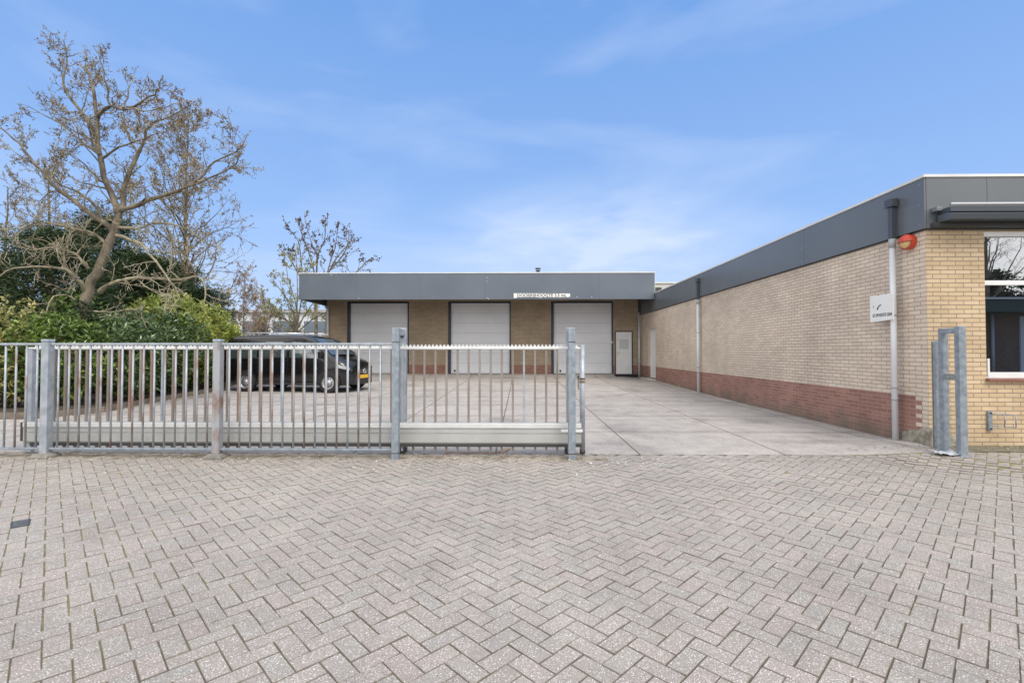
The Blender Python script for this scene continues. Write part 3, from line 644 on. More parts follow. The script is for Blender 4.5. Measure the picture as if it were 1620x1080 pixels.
# ------------------------------------------------------------------ downpipes
pvcc = mat('pvc_collar', (.36, .37, .37), .5)
def downpipe(x, y, zb, ztop, label, dark=True, r=.04, dz=.6, hop=.06, light=whitepipe, grp='rainwater downpipes'):
    t = thing('downpipe', (x, y, zb), label, 'downpipe', grp)
    zm = ztop - dz
    m = MB().path([(x, y, zb), (x, y, zm - .13)], r, 16); m.build('pipe', light, t)
    m = MB().path([(x, y, zm - .14), (x, y, zm - .005)], r + .006, 16).path([(x, y, zb + .62), (x, y, zb + .66)], r + .005, 16)
    m.split('collar', pvcc, t)
    m = MB(); m.box(x - r * .85, x + r * .85, y - r * .85, y + r * .85, zm, ztop - .12)
    m.build('upper_pipe', darkpipe, t, .006)
    m = MB(); m.box(x - hop, x + hop * .8, y - hop * 1.15, y + hop * 1.15, ztop - .12, ztop)
    m.build('hopper', darkpipe, t, .004)
    m = MB()
    for z in (zb + .8, zb + 1.9): m.path([(x, y, z), (x, y, z + .02)], r + .004, 12)
    m.split('clip', mat('clip', (.3, .3, .3), .5), t)
    return t
downpipe(5.685, 7.33, .04, 3.72, 'grey downpipe nearest the brick corner, with dark hopper and the white board', r=.041)
downpipe(5.70, 15.3, .09, 3.74, 'grey downpipe half way along the long brick side wall', r=.045, dz=.68)
downpipe(5.69, 22.78, .21, 4.05, 'grey downpipe in the corner beside the small white door', r=.045, dz=.8)
tl = thing('downpipe', (-9.25, 22.83, .3), 'pale downpipe at the left end of the hall wall behind the van', 'downpipe', 'rainwater downpipes')
MB().path([(-9.25, 22.83, .31), (-9.25, 22.83, 4.05)], .055, 14).build('pipe', whitepipe, tl)
MB().path([(-9.25, 22.83, 1.9), (-9.25, 22.83, 1.94)], .062, 14).build('clip', dark_steel, tl)
# peeling white board
sg = thing('warning_board', (5.6, 7.46, 2.07), 'white board with flaking letters about height, hung on the downpipe', 'sign')
rng = random.Random(9)
ya, yb = 7.225, 7.70
top = []
k = 0
n_ = 26
for i in range(n_ + 1):
    y = ya + (yb - ya) * i / n_
    top.append((y, 2.285 - (0 if i in (0, n_) else rng.choice([0, .004, .012, .028]) * rng.random())))
poly = [(ya, 1.885), (yb, 1.865)] + top[::-1]
MB().prism(poly, 'x', 5.604, 5.616).build('board', signwhite, sg)
bx = 5.6025
def onb(u, v): return (bx, yb - u * (yb - ya), 1.87 + v * .41)   # u from left, v from bottom as read
m = MB()
pts = [onb(.34 + .17 * (1 - math.cos(a)), .42 + .2 * math.sin(a)) for a in [rad(5 + 80 * i / 10) for i in range(11)]]
m.path(pts, [.005, .010, .012, .011, .009, .008, .008, .009, .010, .009, .005], 5)
m.add([onb(.18, .63), onb(.13, .57), onb(.18, .56)], [(0, 1, 2)]); m.add([onb(.19, .51), onb(.15, .53), onb(.20, .47)], [(0, 1, 2)])
m.split('symbol', ink, sg)
text_mesh('LET OP! HOOGTE 3,50 M', .068, ink, 'lettering', sg, (bx, ya + (yb - ya) * .47, 1.965), (0, -1, 0), (0, 0, 1), xs=.52, bold=.001)
# wall mounted cycle clamp
rk = thing('bicycle_wheel_holder', (6.63, 6.84, .42), 'small galvanised bicycle wheel holder bolted to the brick under the window', 'bike holder')
MB().box(6.60, 6.655, 6.835, 6.868, .29, .56).build('back_plate', galv, rk, .004)
m = MB()
for zz in (.35, .52):
    m.path([(6.64, 6.84, zz), (6.68, 6.82, zz + .01), (6.86, 6.72, zz)], .006, 8)
m.path([(6.86, 6.72, .52), (6.86, 6.72, .35)], .006, 8); m.path([(6.76, 6.775, .53), (6.76, 6.775, .34)], .006, 8)
m.build('loop', galv, rk)
MB().disc((6.628, 6.83, .535), 'y', .012, .012, 10).disc((6.628, 6.83, .315), 'y', .012, .012, 10).split('bolt', dark_steel, rk)

# ------------------------------------------------------------------ warehouse hall (rear)
YW = 22.9
hall = thing('warehouse', (-1.8, 26, .3), 'long flat warehouse across the yard with three white roller doors under a blue grey canopy', 'building')
DO = [(-8.33, -5.34), (-3.44, -.42), (1.51, 4.48)]
m = MB(); x = -9.37
segs = []
for a, b in DO: segs.append((x, a)); x = b
segs.append((x, 4.565)); 
for a, b in segs: m.box(a, b, YW, YW + .3, -.1, 4.15)
m.box(4.565, 5.42, YW, YW + .3, 2.39, 4.15); m.box(5.42, 5.795, YW, YW + .3, -.1, 4.15)
for a, b in DO: m.box(a, b, YW, YW + .3, 3.81, 4.15)
m.box(-9.37, -9.07, YW + .3, 40, -.1, 4.15)
m.build('wall', brick_hall, hall)
m = MB()
xs = [-9.49 + 2.79 * i for i in range(5)] + [5.74]
xs = [-9.49, -7.0, -4.24, -1.45, 1.03, 3.4, 5.74]
for a, b in zip(xs, xs[1:]): m.box(a + .0015, b - .0015, 20.3, 20.33, 3.63, 4.745)
m.box(-9.49, -9.46, 20.3315, 40, 3.63, 4.745)
fh = m.build('canopy_fascia', fascia, hall)
m = MB()
for x, z in ((-1.40, 4.56), (-1.40, 4.40), (-1.39, 3.69), (-1.32, 3.65), (-8.1, 4.69), (2.45, 3.73), (3.07, 3.72), (-6.9, 3.69)): m.box(x - .011, x + .011, 20.296, 20.3, z - .018, z + .018)
m.split('paint_chip', white, fh)
m = MB(); m.box(-9.455, 5.74, 20.335, 20.40, 3.66, 4.7); m.box(-9.455, -9.40, 20.405, 22.9, 3.66, 4.7); m.build('canopy_backing', soffit_m, hall)
m = MB(); m.box(-9.40, 5.74, 20.405, 22.9, 4.15, 4.25); m.build('soffit', soffit_m, hall)
m = MB(); m.box(-9.51, 5.76, 20.28, 20.5, 4.745, 4.785); m.box(-9.51, -9.35, 20.503, 40, 4.745, 4.785); m.box(5.60, 5.76, 20.503, 24, 4.745, 4.785); m.box(5.743, 5.758, 20.29, 20.50, 3.93, 4.743)
m.build('coping', coping_m, hall, .004)
m = MB(); m.box(5.69, 5.742, 20.41, 24, 3.635, 4.74); m.box(-9.34, 5.59, 20.51, 40, 4.60, 4.70); m.box(-9.37, 5.69, 23.2, 23.5, 4.15, 4.6); m.build('roof', roof_m, hall)
for i, (a, b) in enumerate(DO):
    fr = MB().box(a, a + .13, YW - .02, YW + .22, .2, 3.81).box(b - .06, b, YW - .02, YW + .22, .2, 3.81).box(a + .13, b - .06, YW - .02, YW + .22, 3.73, 3.81)
    fr = fr.build('roller_door', frame_dk, hall, .004)
    m = MB(); z = .345; h = .484; k = 0
    while z < 3.72:
        t1 = min(z + h, 3.735)
        nr = 6
        for q in range(nr):       # fine ribs pressed into each section
            za = z + (t1 - z) * q / nr; zb_ = z + (t1 - z) * (q + 1) / nr
            m.box(a + .13, b - .06, YW + .10, YW + .14, za + (.013 if q == 0 else .003), zb_)
        z = t1; k += 1
    sub(m, 'door_panel', doorwhite, fr)
    sub(MB().box(a + .13, b - .06, YW + .141, YW + .16, .345, 3.735), 'door_core', doorcore, fr)
    sub(MB().box(a + .13, b - .06, YW + .08, YW + .15, .28, .345), 'bottom_seal', rubber, fr)
    m = MB()
    for dx in (.31, .45): m.disc((a + dx, YW + .095, .475), 'y', .052, .014, 20)
    m.split('vent', rubber, fr)
fr = MB().box(4.57, 4.61, YW - .01, YW + .2, .31, 2.385).box(5.375, 5.415, YW - .01, YW + .2, .31, 2.385).box(4.61, 5.375, YW - .01, YW + .2, 2.345, 2.385).build('entrance_door', frame_dk, hall, .003)
lf = sub(MB().box(4.615, 5.37, YW + .02, YW + .06, .335, 2.34), 'door_leaf', white, fr, .004)
sub(MB().box(4.77, 5.21, YW + .012, YW + .021, 1.52, 1.98), 'blanked_pane', mat('pane_cover', (.55, .57, .58), .5), fr, .003)
sub(MB().box(4.66, 4.69, YW - .0, YW + .02, 1.18, 1.42).box(4.67, 4.82, YW - .03, YW - .01, 1.33, 1.35), 'handle', chrome, fr, .003)
MB().box(4.40, 4.445, YW - .045, YW - .021, 1.80, 1.90).build('keypad', white, hall, .003)
# stand: height board
hs = thing('height_sign', (.95, 20.28, 3.8), 'long narrow white sign reading door height on the canopy edge', 'sign')
rng = random.Random(4)
bt = []
for i in range(49):
    x = -.25 + 2.40 * i / 48; d = 0 if rng.random() > .25 else .02
    if i < 3 or 21 < i < 24: d = -.03
    bt.append((x, 3.70 + d * .6 + (.012 if i > 4 else 0)))
MB().prism(bt + [(2.15, 3.865), (-.25, 3.885)], 'y', 20.28, 20.292).build('board', signwhite, hs)
text_mesh('DOORRIJHOOGTE 3,5 mt.', .185, ink, 'lettering', hs, (.95, 20.2785, 3.79), (1, 0, 0), (0, 0, 1), xs=1.0, bold=.003)
# flue
fl = thing('roof_vent', (.93, 24, 4.7), 'small metal flue with rain cap on the warehouse roof', 'vent')
MB().path([(.93, 24, 4.68), (.93, 24, 5.50)], .075, 14).build('flue', mat('flue', (.22, .22, .22), .5, .4), fl)
MB().path([(.93, 24, 5.57), (.93, 24, 5.61)], [.15, .14], 14).path([(.93, 24, 5.46), (.93, 24, 5.50)], .12, 14).path([(.87, 24, 5.49), (.87, 24, 5.575)], .012, 6).path([(.99, 24, 5.49), (.99, 24, 5.575)], .012, 6).build('cap', mat('flue_cap', (.16, .16, .16), .5, .4), fl)
# mat
tag(MB().box(4.45, 5.45, 22.1, 22.62, .20, .345).build('doormat', matm, None, .006), 'black doormat in front of the small white door', 'doormat')
# cream upper hall behind
ch_ = thing('hall', (12, 32, 0), 'cream walled taller hall just showing between the warehouse roof and the brick building', 'building')
MB().box(6.3, 24, 26, 42, 0, 5.10).build('wall', creamwall, ch_)
MB().box(6.25, 24.05, 25.95, 42.05, 5.10, 5.18).build('coping', coping_m, ch_)

# ------------------------------------------------------------------ front fence
fe = thing('railing_fence', (-4, 6.11, .02), 'fixed grey steel bar fence standing in front of the sliding gate', 'fence')
FX = [-8.41, -6.16, -3.91]
YF = 6.13
for x in FX:
    m = MB().box(x - .047, x + .047, YF - .047, YF + .047, .03, 1.525)
    m.build('post', galv_l if x != FX[2] else galv_rust, fe, .006)
    m = MB().box(x - .052, x + .052, YF - .052, YF + .052, 1.525, 1.56); m.build('post_cap', galv_l, fe, .012)
    rng = random.Random(int(x * 10))
    m = MB(); vs = []
    for (s_, z) in ((.125, -.03), (.12, .055), (.085, .088)):
        for (sx_, sy_) in ((-1, -1), (1, -1), (1, 1), (-1, 1)): vs.append((x + sx_ * s_ + rng.gauss(0, .006), YF + sy_ * s_ * .9 + rng.gauss(0, .006), z + rng.gauss(0, .004)))
    m.add(vs, [(0, 1, 5, 4), (1, 2, 6, 5), (2, 3, 7, 6), (3, 0, 4, 7), (4, 5, 9, 8), (5, 6, 10, 9), (6, 7, 11, 10), (7, 4, 8, 11), (8, 9, 10, 11)])
    m.build('footing', concrete_blk, fe, .012)
segs = [(FX[0] + .047, FX[1] - .047), (FX[1] + .047, FX[2] - .047), (FX[2] + .047, -1.64)]
for a, b in segs:
    m = MB().box(a, b, YF - .018, YF + .018, 1.480, 1.512); m.build('top_rail', galv_l, fe, .008)
    m = MB().box(a, b, YF - .02, YF + .02, .128, .156); m.build('bottom_rail', galv, fe, .005)
for a in (FX[0], FX[1], FX[2]):
    for k in range(1, 16):
        x = a + .005 + .1406 * k
        mt = galv_rust if (k * 7 + int(a * 10)) % 3 else galv_l
        MB().path([(x, YF, .15), (x, YF, 1.484)], .0120, 10).build('bar', mt, fe)
# ------------------------------------------------------------------ portals of the sliding gate
def portal(x, label, xo):
    t = thing('gate_portal', (x, 6.3, .02), label, 'gate post', 'guide posts of the sliding gate')
    MB().box(x - .046, x + .046, 6.07, 6.155, -.02, 1.705).build('front_post', galv, t, .008)
    MB().box(x - .048, x + .048, 6.068, 6.157, .10, .112).build('weld_band', dark_steel, t)
    MB().box(x - .046 + xo, x + .046 + xo, 6.50, 6.585, -.02, 1.725).build('rear_post', galv_l, t, .008)
    MB().box(x - .03 + xo, x + .03 + xo, 6.16, 6.495, 1.615, 1.705).build('roller_bracket', galv_l, t, .008)
    MB().disc((x + xo * .5, 6.31, 1.60), 'z', .022, .03, 16).disc((x + xo * .5, 6.44, 1.60), 'z', .022, .03, 16).split('roller', dark_steel, t)
    MB().box(x - .07 + xo, x + .05 + xo, 6.42, 6.60, .0, .10).build('base_bracket', dark_steel, t, .006)
    MB().box(x - .0465, x + .0465, 6.066, 6.158, 1.518, 1.526).build('clamp', dark_steel, t)
portal(-1.59, 'galvanised double post where the fixed bar fence ends and the gate passes', -.01)
portal(.665, 'galvanised double post at the open end of the sliding gate', .02)
# sliding gate
YG = 6.375
ga = thing('sliding_gate', (-3, YG, .1), 'opened steel sliding gate with toothed top rail and thick pale lower beam', 'gate')
gx0, gx1 = -6.69, .865
MB().box(gx0, gx1 - .05, YG - .022, YG + .022, 1.427, 1.459).build('top_rail', alu_white, ga, .008)
m = MB(); x = gx0 + .1; P_ = .0505
while x < gx1 - .1:
    m.prism([(x, 1.4595), (x + P_, 1.4595), (x + P_ / 2 + .004, 1.498), (x + P_ / 2 - .004, 1.498)], 'y', YG - .0025, YG + .0025); x += P_
m.build('toothed_strip', alu_white, ga)
# lower beam profile
prof = [(YG - .055, .20), (YG - .04, .178), (YG + .04, .178), (YG + .055, .20), (YG + .055, .40), (YG + .04, .455), (YG - .03, .457), (YG - .05, .445), (YG - .062, .40), (YG - .062, .386), (YG - .055, .384), (YG - .055, .325), (YG - .050, .323), (YG - .050, .317), (YG - .055, .315)]
MB().prism(prof[::1], 'x', gx0 + .02, gx1 - .05).build('lower_beam', alu, ga)
MB().box(gx0 + .02, gx1 - .05, YG - .0635, YG - .045, .392, .447).build('beam_cap_highlight', alu_white, ga, .004)  # bright strip over the chamfer, the beam's highlight put into its colour
MB().box(gx0 + .02, gx1 - .05, YG - .0575, YG - .0551, .318, .324).box(gx0 + .02, gx1 - .05, YG - .064, YG - .05, .385, .3905).split('groove_shade_line', alu_groove_shade, ga)  # raised dark strips, the grooves' shade put into their colour
MB().box(gx0 + .10, gx1 - .05, YG - .045, YG + .045, .140, .176).build('roller_track', dark_steel, ga)
MB().box(.545, .83, YG - .0665, YG - .0561, .340, .378).build('sticker', white, ga)
k = 0; x = -1.422 - .148 * 34
while x < .78:
    if abs(x - gx0) > .08:
        r_ = (k * 5) % 11
        mt = galv_l if r_ == 0 else (bar_rust if r_ in (2, 6, 7) and x < -2.5 else bar_brown)
        MB().box(x - .0135, x + .0135, YG - .013, YG + .013, .075, 1.43).build('bar', mt, ga, .003)
    x += .148; k += 1
MB().path([(.835, YG, .05), (.835, YG, 1.49)], .035, 16).build('end_post', galv_l, ga)
MB().path([(.835, YG, .985), (.835, YG, 1.03)], .0365, 16).build('tape', mat('brown_tape', (.32, .25, .17), .7, var=.3), ga)
MB().path([(.835, YG, 1.033), (.835, YG, 1.05)], .037, 16).path([(.835, YG, .05), (.835, YG, .10)], .037, 16).split('band', dark_steel, ga)
MB().box(gx0, gx0 + .10, YG - .03, YG + .03, .05, 1.445).build('end_post', galv_l, ga, .006)
MB().box(gx0 - .015, gx0 + .02, YG - .058, YG + .058, .20, .45).build('end_plate', dark_steel, ga, .003)
# chain
m = MB()
for i in range(9):
    z = 1.075 - i * .019; c = (.755, 6.14, z); ang = i * 1.57
    pts = [(c[0] + .008 * math.cos(a) * math.cos(ang), c[1] + .008 * math.cos(a) * math.sin(ang), c[2] + .013 * math.sin(a)) for a in [2 * math.pi * q / 8 for q in range(9)]]
    m.path(pts, .003, 5, False)
m.box(.742, .765, 6.12, 6.15, 1.06, 1.09)
tag(m.build('chain', dark_steel), 'short dark chain hanging from the post at the gate end', 'chain')

# ------------------------------------------------------------------ catch frame by the brick corner
cf = thing('gate_catch_frame', (5.7, 6.35, .07), 'open galvanised frame standing before the brick corner, with lock plate half way', 'gate frame')
def uch(m, x0, x1, y0, y1, z0, z1, open_='-x', t_=.008):
    if open_ == '-x':
        m.box(x1 - t_, x1, y0, y1, z0, z1); m.box(x0, x1 - t_, y0, y0 + t_, z0, z1); m.box(x0, x1 - t_, y1 - t_, y1, z0, z1)
    else:
        m.box(x0, x0 + t_, y0, y1, z0, z1); m.box(x0 + t_, x1, y0, y0 + t_, z0, z1); m.box(x0 + t_, x1, y1 - t_, y1, z0, z1)
XC = 5.585
gz = ground(5.6, 6.3)
MB().box(5.60, 5.69, 6.16, 6.235, gz - .02, 1.725).build('front_upright', galv, cf, .006)
m = MB(); m.box(5.635, 5.71, 6.50, 6.508, gz - .02, 1.71); m.box(5.635, 5.643, 6.44, 6.499, gz - .02, 1.71); m.box(5.644, 5.71, 6.44, 6.448, gz - .02, 1.71)
m.build('rear_upright', galv, cf, .002)
MB().box(5.612, 5.68, 6.236, 6.438, 1.635, 1.705).build('top_bar', galv, cf, .006)
MB().box(5.606, 5.625, 6.236, 6.438, 1.03, 1.11).build('lock_plate', mat('lock_steel', (.34, .38, .37), .4, .5, var=.3, vscale=30), cf, .003)
m = MB()
for y in (6.25, 6.42):
    for z in (1.045, 1.095): m.disc((5.603, y, z), 'x', .008, .01, 10)
m.disc((5.603, 6.335, 1.07), 'x', .014, .012, 12); m.split('bolt', galv_l, cf)
m = MB().box(5.58, 5.72, 6.14, 6.26, gz - .01, gz + .012).box(5.58, 5.72, 6.42, 6.55, gz - .01, gz + .012); m.split('foot_plate', galv, cf, .003)
rp_ = thing('gate_stop_post', (5.64, 6.66, .07), 'lower galvanised channel post between the catch frame and the brick corner', 'post')
m = MB(); uch(m, 5.675, 5.74, 6.60, 6.665, gz - .02, 1.545, '-x'); m.build('channel', galv, rp_, .002)
m = MB().box(5.685, 5.725, 6.61, 6.655, gz, 1.52); m.build('rubber_strip', mat('grey_rubber', (.30, .31, .32), .7, var=.3, vscale=20), rp_, .004)
# crumpled plastic
m = MB(); rng = random.Random(21); vs = []
nx_, ny_ = 9, 6
for j in range(ny_):
    for i in range(nx_):
        vs.append((5.36 + .30 * i / (nx_ - 1) + rng.gauss(0, .012), 6.17 + .17 * j / (ny_ - 1) + rng.gauss(0, .012), gz + .012 + abs(rng.gauss(0, .016)) + (.03 if 5 < i < 8 and j > 2 else 0)))
m.add(vs, [(j * nx_ + i, j * nx_ + i + 1, (j + 1) * nx_ + i + 1, (j + 1) * nx_ + i) for j in range(ny_ - 1) for i in range(nx_ - 1)])
tag(m.build('plastic_scrap', mat('crumpled_plastic', (.48, .50, .52), .35)), 'crumpled pale plastic scrap lying at the foot of the catch frame', 'litter')
# ------------------------------------------------------------------ black van
from mathutils import Matrix
def van():
    A = Vector((-8.95, 15.52, 0)); B = Vector((-6.05, 15.08, 0)); WB = (B - A).length
    d = (B - A).normalized(); nrm = Vector((-d.y, d.x, 0))           # nrm points to the far side
    x_r = .98; L = x_r + WB + .72
    zg = ground(-7.5, 15.3) + .0
    org = A - d * x_r + nrm * .90; org.z = zg
    t = thing('parked_van', tuple(org + d * L / 2), 'black passenger van with silver wheels parked beside the hedge, half hidden by the gate', 'van')
    base = Vector(t['_base'])
    M = Matrix.Translation(org) @ Matrix((( d.x, nrm.x, 0, 0), (d.y, nrm.y, 0, 0), (0, 0, 1, 0), (0, 0, 0, 1)))
    def fin(mb, name, material, par=None, bevel=0):
        mb.v = [tuple(M @ Vector(p)) for p in mb.v]
        return mb.build(name, material, par or t, bevel)
    xf = x_r + WB
    def ztop(x):
        P = [(0, .95), (.03, 1.25), (.10, 1.62), (.22, 1.78), (.5, 1.835), (1.2, 1.86), (2.4, 1.865), (xf - .95, 1.82), (xf - .60, 1.70), (xf - .15, 1.36), (xf + .12, 1.12), (xf + .40, 1.02), (xf + .56, .92), (xf + .67, .76), (xf + .72, .55)]
        for (a, za), (b, zb) in zip(P, P[1:]):
            if x <= b: return za + (zb - za) * (x - a) / (b - a)
        return P[-1][1]
    def wf(x):
        P = [(0, .93), (.12, .98), (.4, 1), (xf + .1, 1), (xf + .38, .965), (xf + .54, .89), (xf + .66, .78), (xf + .72, .62)]
        for (a, za), (b, zb) in zip(P, P[1:]):
            if x <= b: return za + (zb - za) * (x - a) / (b - a)
        return P[-1][1]
    def side(z): # half width at height
        P = [(.22, .86), (.34, .925), (.6, .95), (.95, .945), (1.08, .925), (1.35, .89), (1.65, .835), (1.8, .79)]
        for (a, ya), (b, yb_) in zip(P, P[1:]):
            if z <= b: return ya + (yb_ - ya) * max(0, (z - a)) / (b - a)
        return P[-1][1]
    xs = [0, .03, .10, .22, .4, .7, 1.0, 1.4, 1.9, 2.4, xf - .95, xf - .75, xf - .6, xf - .4, xf - .15, xf, xf + .12, xf + .26, xf + .4, xf + .48, xf + .56, xf + .63, xf + .68, xf + .72]
    m = MB(); vs = []; K = 0
    for x in xs:
        zt = ztop(x); w_ = wf(x); zb = .23 if .2 < x < xf + .5 else .27
        ring = []
        for q in (0, .05, .15, .35, .55, .75, .88, .95):
            z = zb + (zt - .05 - zb) * q
            ring.append((side(z) * w_ * (1 if q < .95 else .975), z))
        ys = ring[-1][0]
        ring += [(ys * .93, zt - .015), (ys * .7, zt + .008), (ys * .35, zt + .02), (0, zt + .024)]
        full = [(-y, z) for y, z in ring] + [(y, z) for y, z in ring[::-1][1:]]
        K = len(full); vs += [(x, y, z) for y, z in full]
    fs = [(i * K + k, i * K + k + 1, (i + 1) * K + k + 1, (i + 1) * K + k) for i in range(len(xs) - 1) for k in range(K - 1)]
    fs += [(i * K + K - 1, i * K, (i + 1) * K, (i + 1) * K + K - 1) for i in range(len(xs) - 1)]
    fs += [tuple(range(K))[::-1], tuple((len(xs) - 1) * K + k for k in range(K))]
    fs = [f[::-1] for f in fs]
    m.add(vs, fs, smooth=True)
    body = fin(m, 'body', blackpaint)
    def sidepanel(pts, off, sgn=-1, nz=4):
        """polygon strip given as lower and upper (x,z) edges, laid over the body side"""
        (x0, z0), (x1, z1), (x2, z2), (x3, z3) = pts      # lower-left, lower-right, upper-right, upper-left
        mm = MB(); vv = []
        for j in range(nz + 1):
            s_ = j / nz
            for i in range(7):
                u = i / 6
                xa = (x0 + (x1 - x0) * u) * (1 - s_) + (x3 + (x2 - x3) * u) * s_
                za = (z0 + (z1 - z0) * u) * (1 - s_) + (z3 + (z2 - z3) * u) * s_
                vv.append((xa, sgn * (side(za) * wf(xa) + off), za))
        ff = [(j * 7 + i, j * 7 + i + 1, (j + 1) * 7 + i + 1, (j + 1) * 7 + i) for j in range(nz) for i in range(6)]
        if sgn > 0: ff = [f[::-1] for f in ff]
        return mm.add(vv, ff, smooth=True)
    for sgn in (-1, 1):
        fin(sidepanel([(.35, 1.12), (1.35, 1.12), (1.35, 1.62), (.42, 1.62)], .006, sgn), 'side_window', carglass)
        fin(sidepanel([(1.45, 1.12), (2.42, 1.12), (2.42, 1.63), (1.45, 1.63)], .006, sgn), 'side_window', carglass)
        fin(sidepanel([(2.52, 1.12), (3.42, 1.10), (3.18, 1.60), (2.52, 1.63)], .006, sgn), 'side_window', carglass)
        fin(sidepanel([(3.47, 1.10), (xf - .12, 1.10), (xf - .40, 1.38), (3.33, 1.45)], .006, sgn), 'quarter_window', carglass)
    # windscreen
    mm = MB(); vv = []
    for j in range(7):
        x = xf - .62 + (.66) * j / 6
        for i in range(9):
            u = -1 + 2 * i / 8; hw = (.70 + .12 * j / 6)
            vv.append((x + .05 * (1 - u * u), u * hw, ztop(x + 0) + .03 - .012 * u * u))
    mm.add(vv, [(j * 9 + i, (j + 1) * 9 + i, (j + 1) * 9 + i + 1, j * 9 + i + 1) for j in range(6) for i in range(8)], smooth=True)
    fin(mm, 'windscreen', carglass)
    # thin chrome strip on the side, seams and handles
    fin(MB().box(.35, 1.95, -.935, -.922, 1.085, 1.10), 'side_strip', chrome)
    for x in (1.40, 2.46, 3.45):
        mm = MB(); vv = []
        zz = [.32 + (1.66 - .32) * k / 10 for k in range(11)]
        for z in zz:
            for dx in (-.005, .005): vv.append((x + dx - (max(0, z - 1.1) * .42 if x == 3.45 else 0), -(side(z) + .0015), z))
        mm.add(vv, [(2 * k, 2 * k + 1, 2 * k + 3, 2 * k + 2) for k in range(10)])
        fin(mm, 'door_seam', blackplastic)
    for x in (2.25, 2.62):
        fin(MB().path([(x, -.945, 1.0), (x + .02, -.975, 1.005), (x + .15, -.975, 1.005), (x + .17, -.945, 1.0)], .012, 8), 'door_handle', blackpaint)
    fin(MB().disc((3.50, -.948, .78), 'y', .02, .012, 12), 'side_marker', lampglass)
    fin(MB().box(.95 + .4, xf - .45, -.955, -.93, .24, .33), 'sill_trim', blackplastic, None, .006)
    for sgn in (-1, 1):
        fin(MB().path([(.45, sgn * .70, 1.86), (.60, sgn * .71, 1.905), (1.6, sgn * .71, 1.925), (2.9, sgn * .70, 1.905), (xf - 1.02, sgn * .69, 1.84)], .018, 8), 'roof_rail', chrome)
    # mirror
    for sgn in (-1, 1):
        mi = fin(MB().box(3.62, 3.74, sgn * 1.02 - .09, sgn * 1.02 + .09, 1.10, 1.32), 'mirror', blackpaint, None, .03)
    # wheels
    for x in (x_r, xf):
        for sgn in (-1, 1):
            y = sgn * .88
            arch = MB(); vv = []; n = 24
            for k in range(n + 1):
                a = math.pi * (-.08) + math.pi * 1.16 * k / n
                for r_ in (.335, .395): vv.append((x + r_ * math.cos(a), sgn * (side(.32 + r_ * math.sin(a)) + .006), .32 + r_ * math.sin(a)))
            arch.add(vv, [(2 * k, 2 * k + 1, 2 * k + 3, 2 * k + 2) if sgn > 0 else (2 * k, 2 * k + 2, 2 * k + 3, 2 * k + 1) for k in range(n)])
            fin(arch, 'wheel_arch', blackplastic)
            mm = MB(); prof_ = [(.20, -.09), (.29, -.105), (.32, -.085), (.325, 0), (.32, .085), (.29, .105), (.20, .09)]
            n = 40; vv = []
            for k in range(n):
                a = 2 * math.pi * k / n
                for r_, o_ in prof_: vv.append((x + r_ * math.cos(a), y + o_, .325 + r_ * math.sin(a)))
            P_ = len(prof_)
            mm.add(vv, [(k * P_ + i, k * P_ + i + 1, ((k + 1) % n) * P_ + i + 1, ((k + 1) % n) * P_ + i) for k in range(n) for i in range(P_ - 1)], smooth=True)
            wh = fin(mm, 'wheel', tyre)
            mm = MB(); vv = []
            rp2 = [(.215, .100), (.205, .085), (.19, .06), (.165, .055), (.15, .072), (.06, .085), (.055, .10), (0.001, .105)]
            for k in range(n):
                a = 2 * math.pi * k / n
                for r_, o_ in rp2: vv.append((x + r_ * math.cos(a), y + sgn * o_, .325 + r_ * math.sin(a)))
            P_ = len(rp2)
            mm.add(vv, [(k * P_ + i, k * P_ + i + 1, ((k + 1) % n) * P_ + i + 1, ((k + 1) % n) * P_ + i) for k in range(n) for i in range(P_ - 1)], smooth=True)
            fin(mm, 'rim', rimm, wh)
            mm = MB()
            for k in range(10):
                a = 2 * math.pi * (k + .5) / 10
                mm.disc((x + .125 * math.cos(a), y + sgn * .079, .325 + .125 * math.sin(a)), 'y', .022, .012, 8)
            fin(mm, 'rim_holes', rubber, wh)
    # nose
    for sgn in (-1, 1):
        mm = MB(); vv = []
        for j in range(5):
            for i in range(9):
                u = i / 8; s_ = j / 4
                xx = xf + .30 + .32 * u; z = .72 + .10 * s_ + .08 * (1 - u)
                z = min(z, ztop(xx) - .04)
                vv.append((xx + .012, sgn * (side(z) * wf(xx) + .012), z))
        ff = [(j * 9 + i, j * 9 + i + 1, (j + 1) * 9 + i + 1, (j + 1) * 9 + i) for j in range(4) for i in range(8)]
        if sgn > 0: ff = [f[::-1] for f in ff]
        fin(mm.add(vv, ff, smooth=True), 'headlight', lampglass)
    L_ = xf + .72
    fin(MB().box(L_ - .03, L_ + .015, -.42, .42, .60, .72), 'grille', blackplastic, None, .01)
    mm = MB()
    for z in (.63, .69): mm.box(L_ + .0155, L_ + .024, -.40, .40, z - .008, z + .008)
    fin(mm, 'grille_bar', chrome)
    mm = MB(); pts = [(L_ + .03, .085 * math.cos(a), .665 + .085 * math.sin(a)) for a in [2 * math.pi * k / 24 for k in range(25)]]
    mm.path(pts, .009, 6, False)
    for k in range(3):
        a = math.pi / 2 + k * 2 * math.pi / 3; mm.path([(L_ + .03, 0, .665), (L_ + .03, .082 * math.cos(a), .665 + .082 * math.sin(a))], [.014, .004], 5)
    fin(mm, 'badge', chrome)
    fin(MB().box(L_ - .01, L_ + .02, -.26, .26, .44, .55), 'number_plate', plate_y, None, .003)
    fin(MB().box(L_ - .16, L_ + .005, -.60, .60, .24, .43), 'bumper_grille', blackplastic, None, .03)
    return t
van()
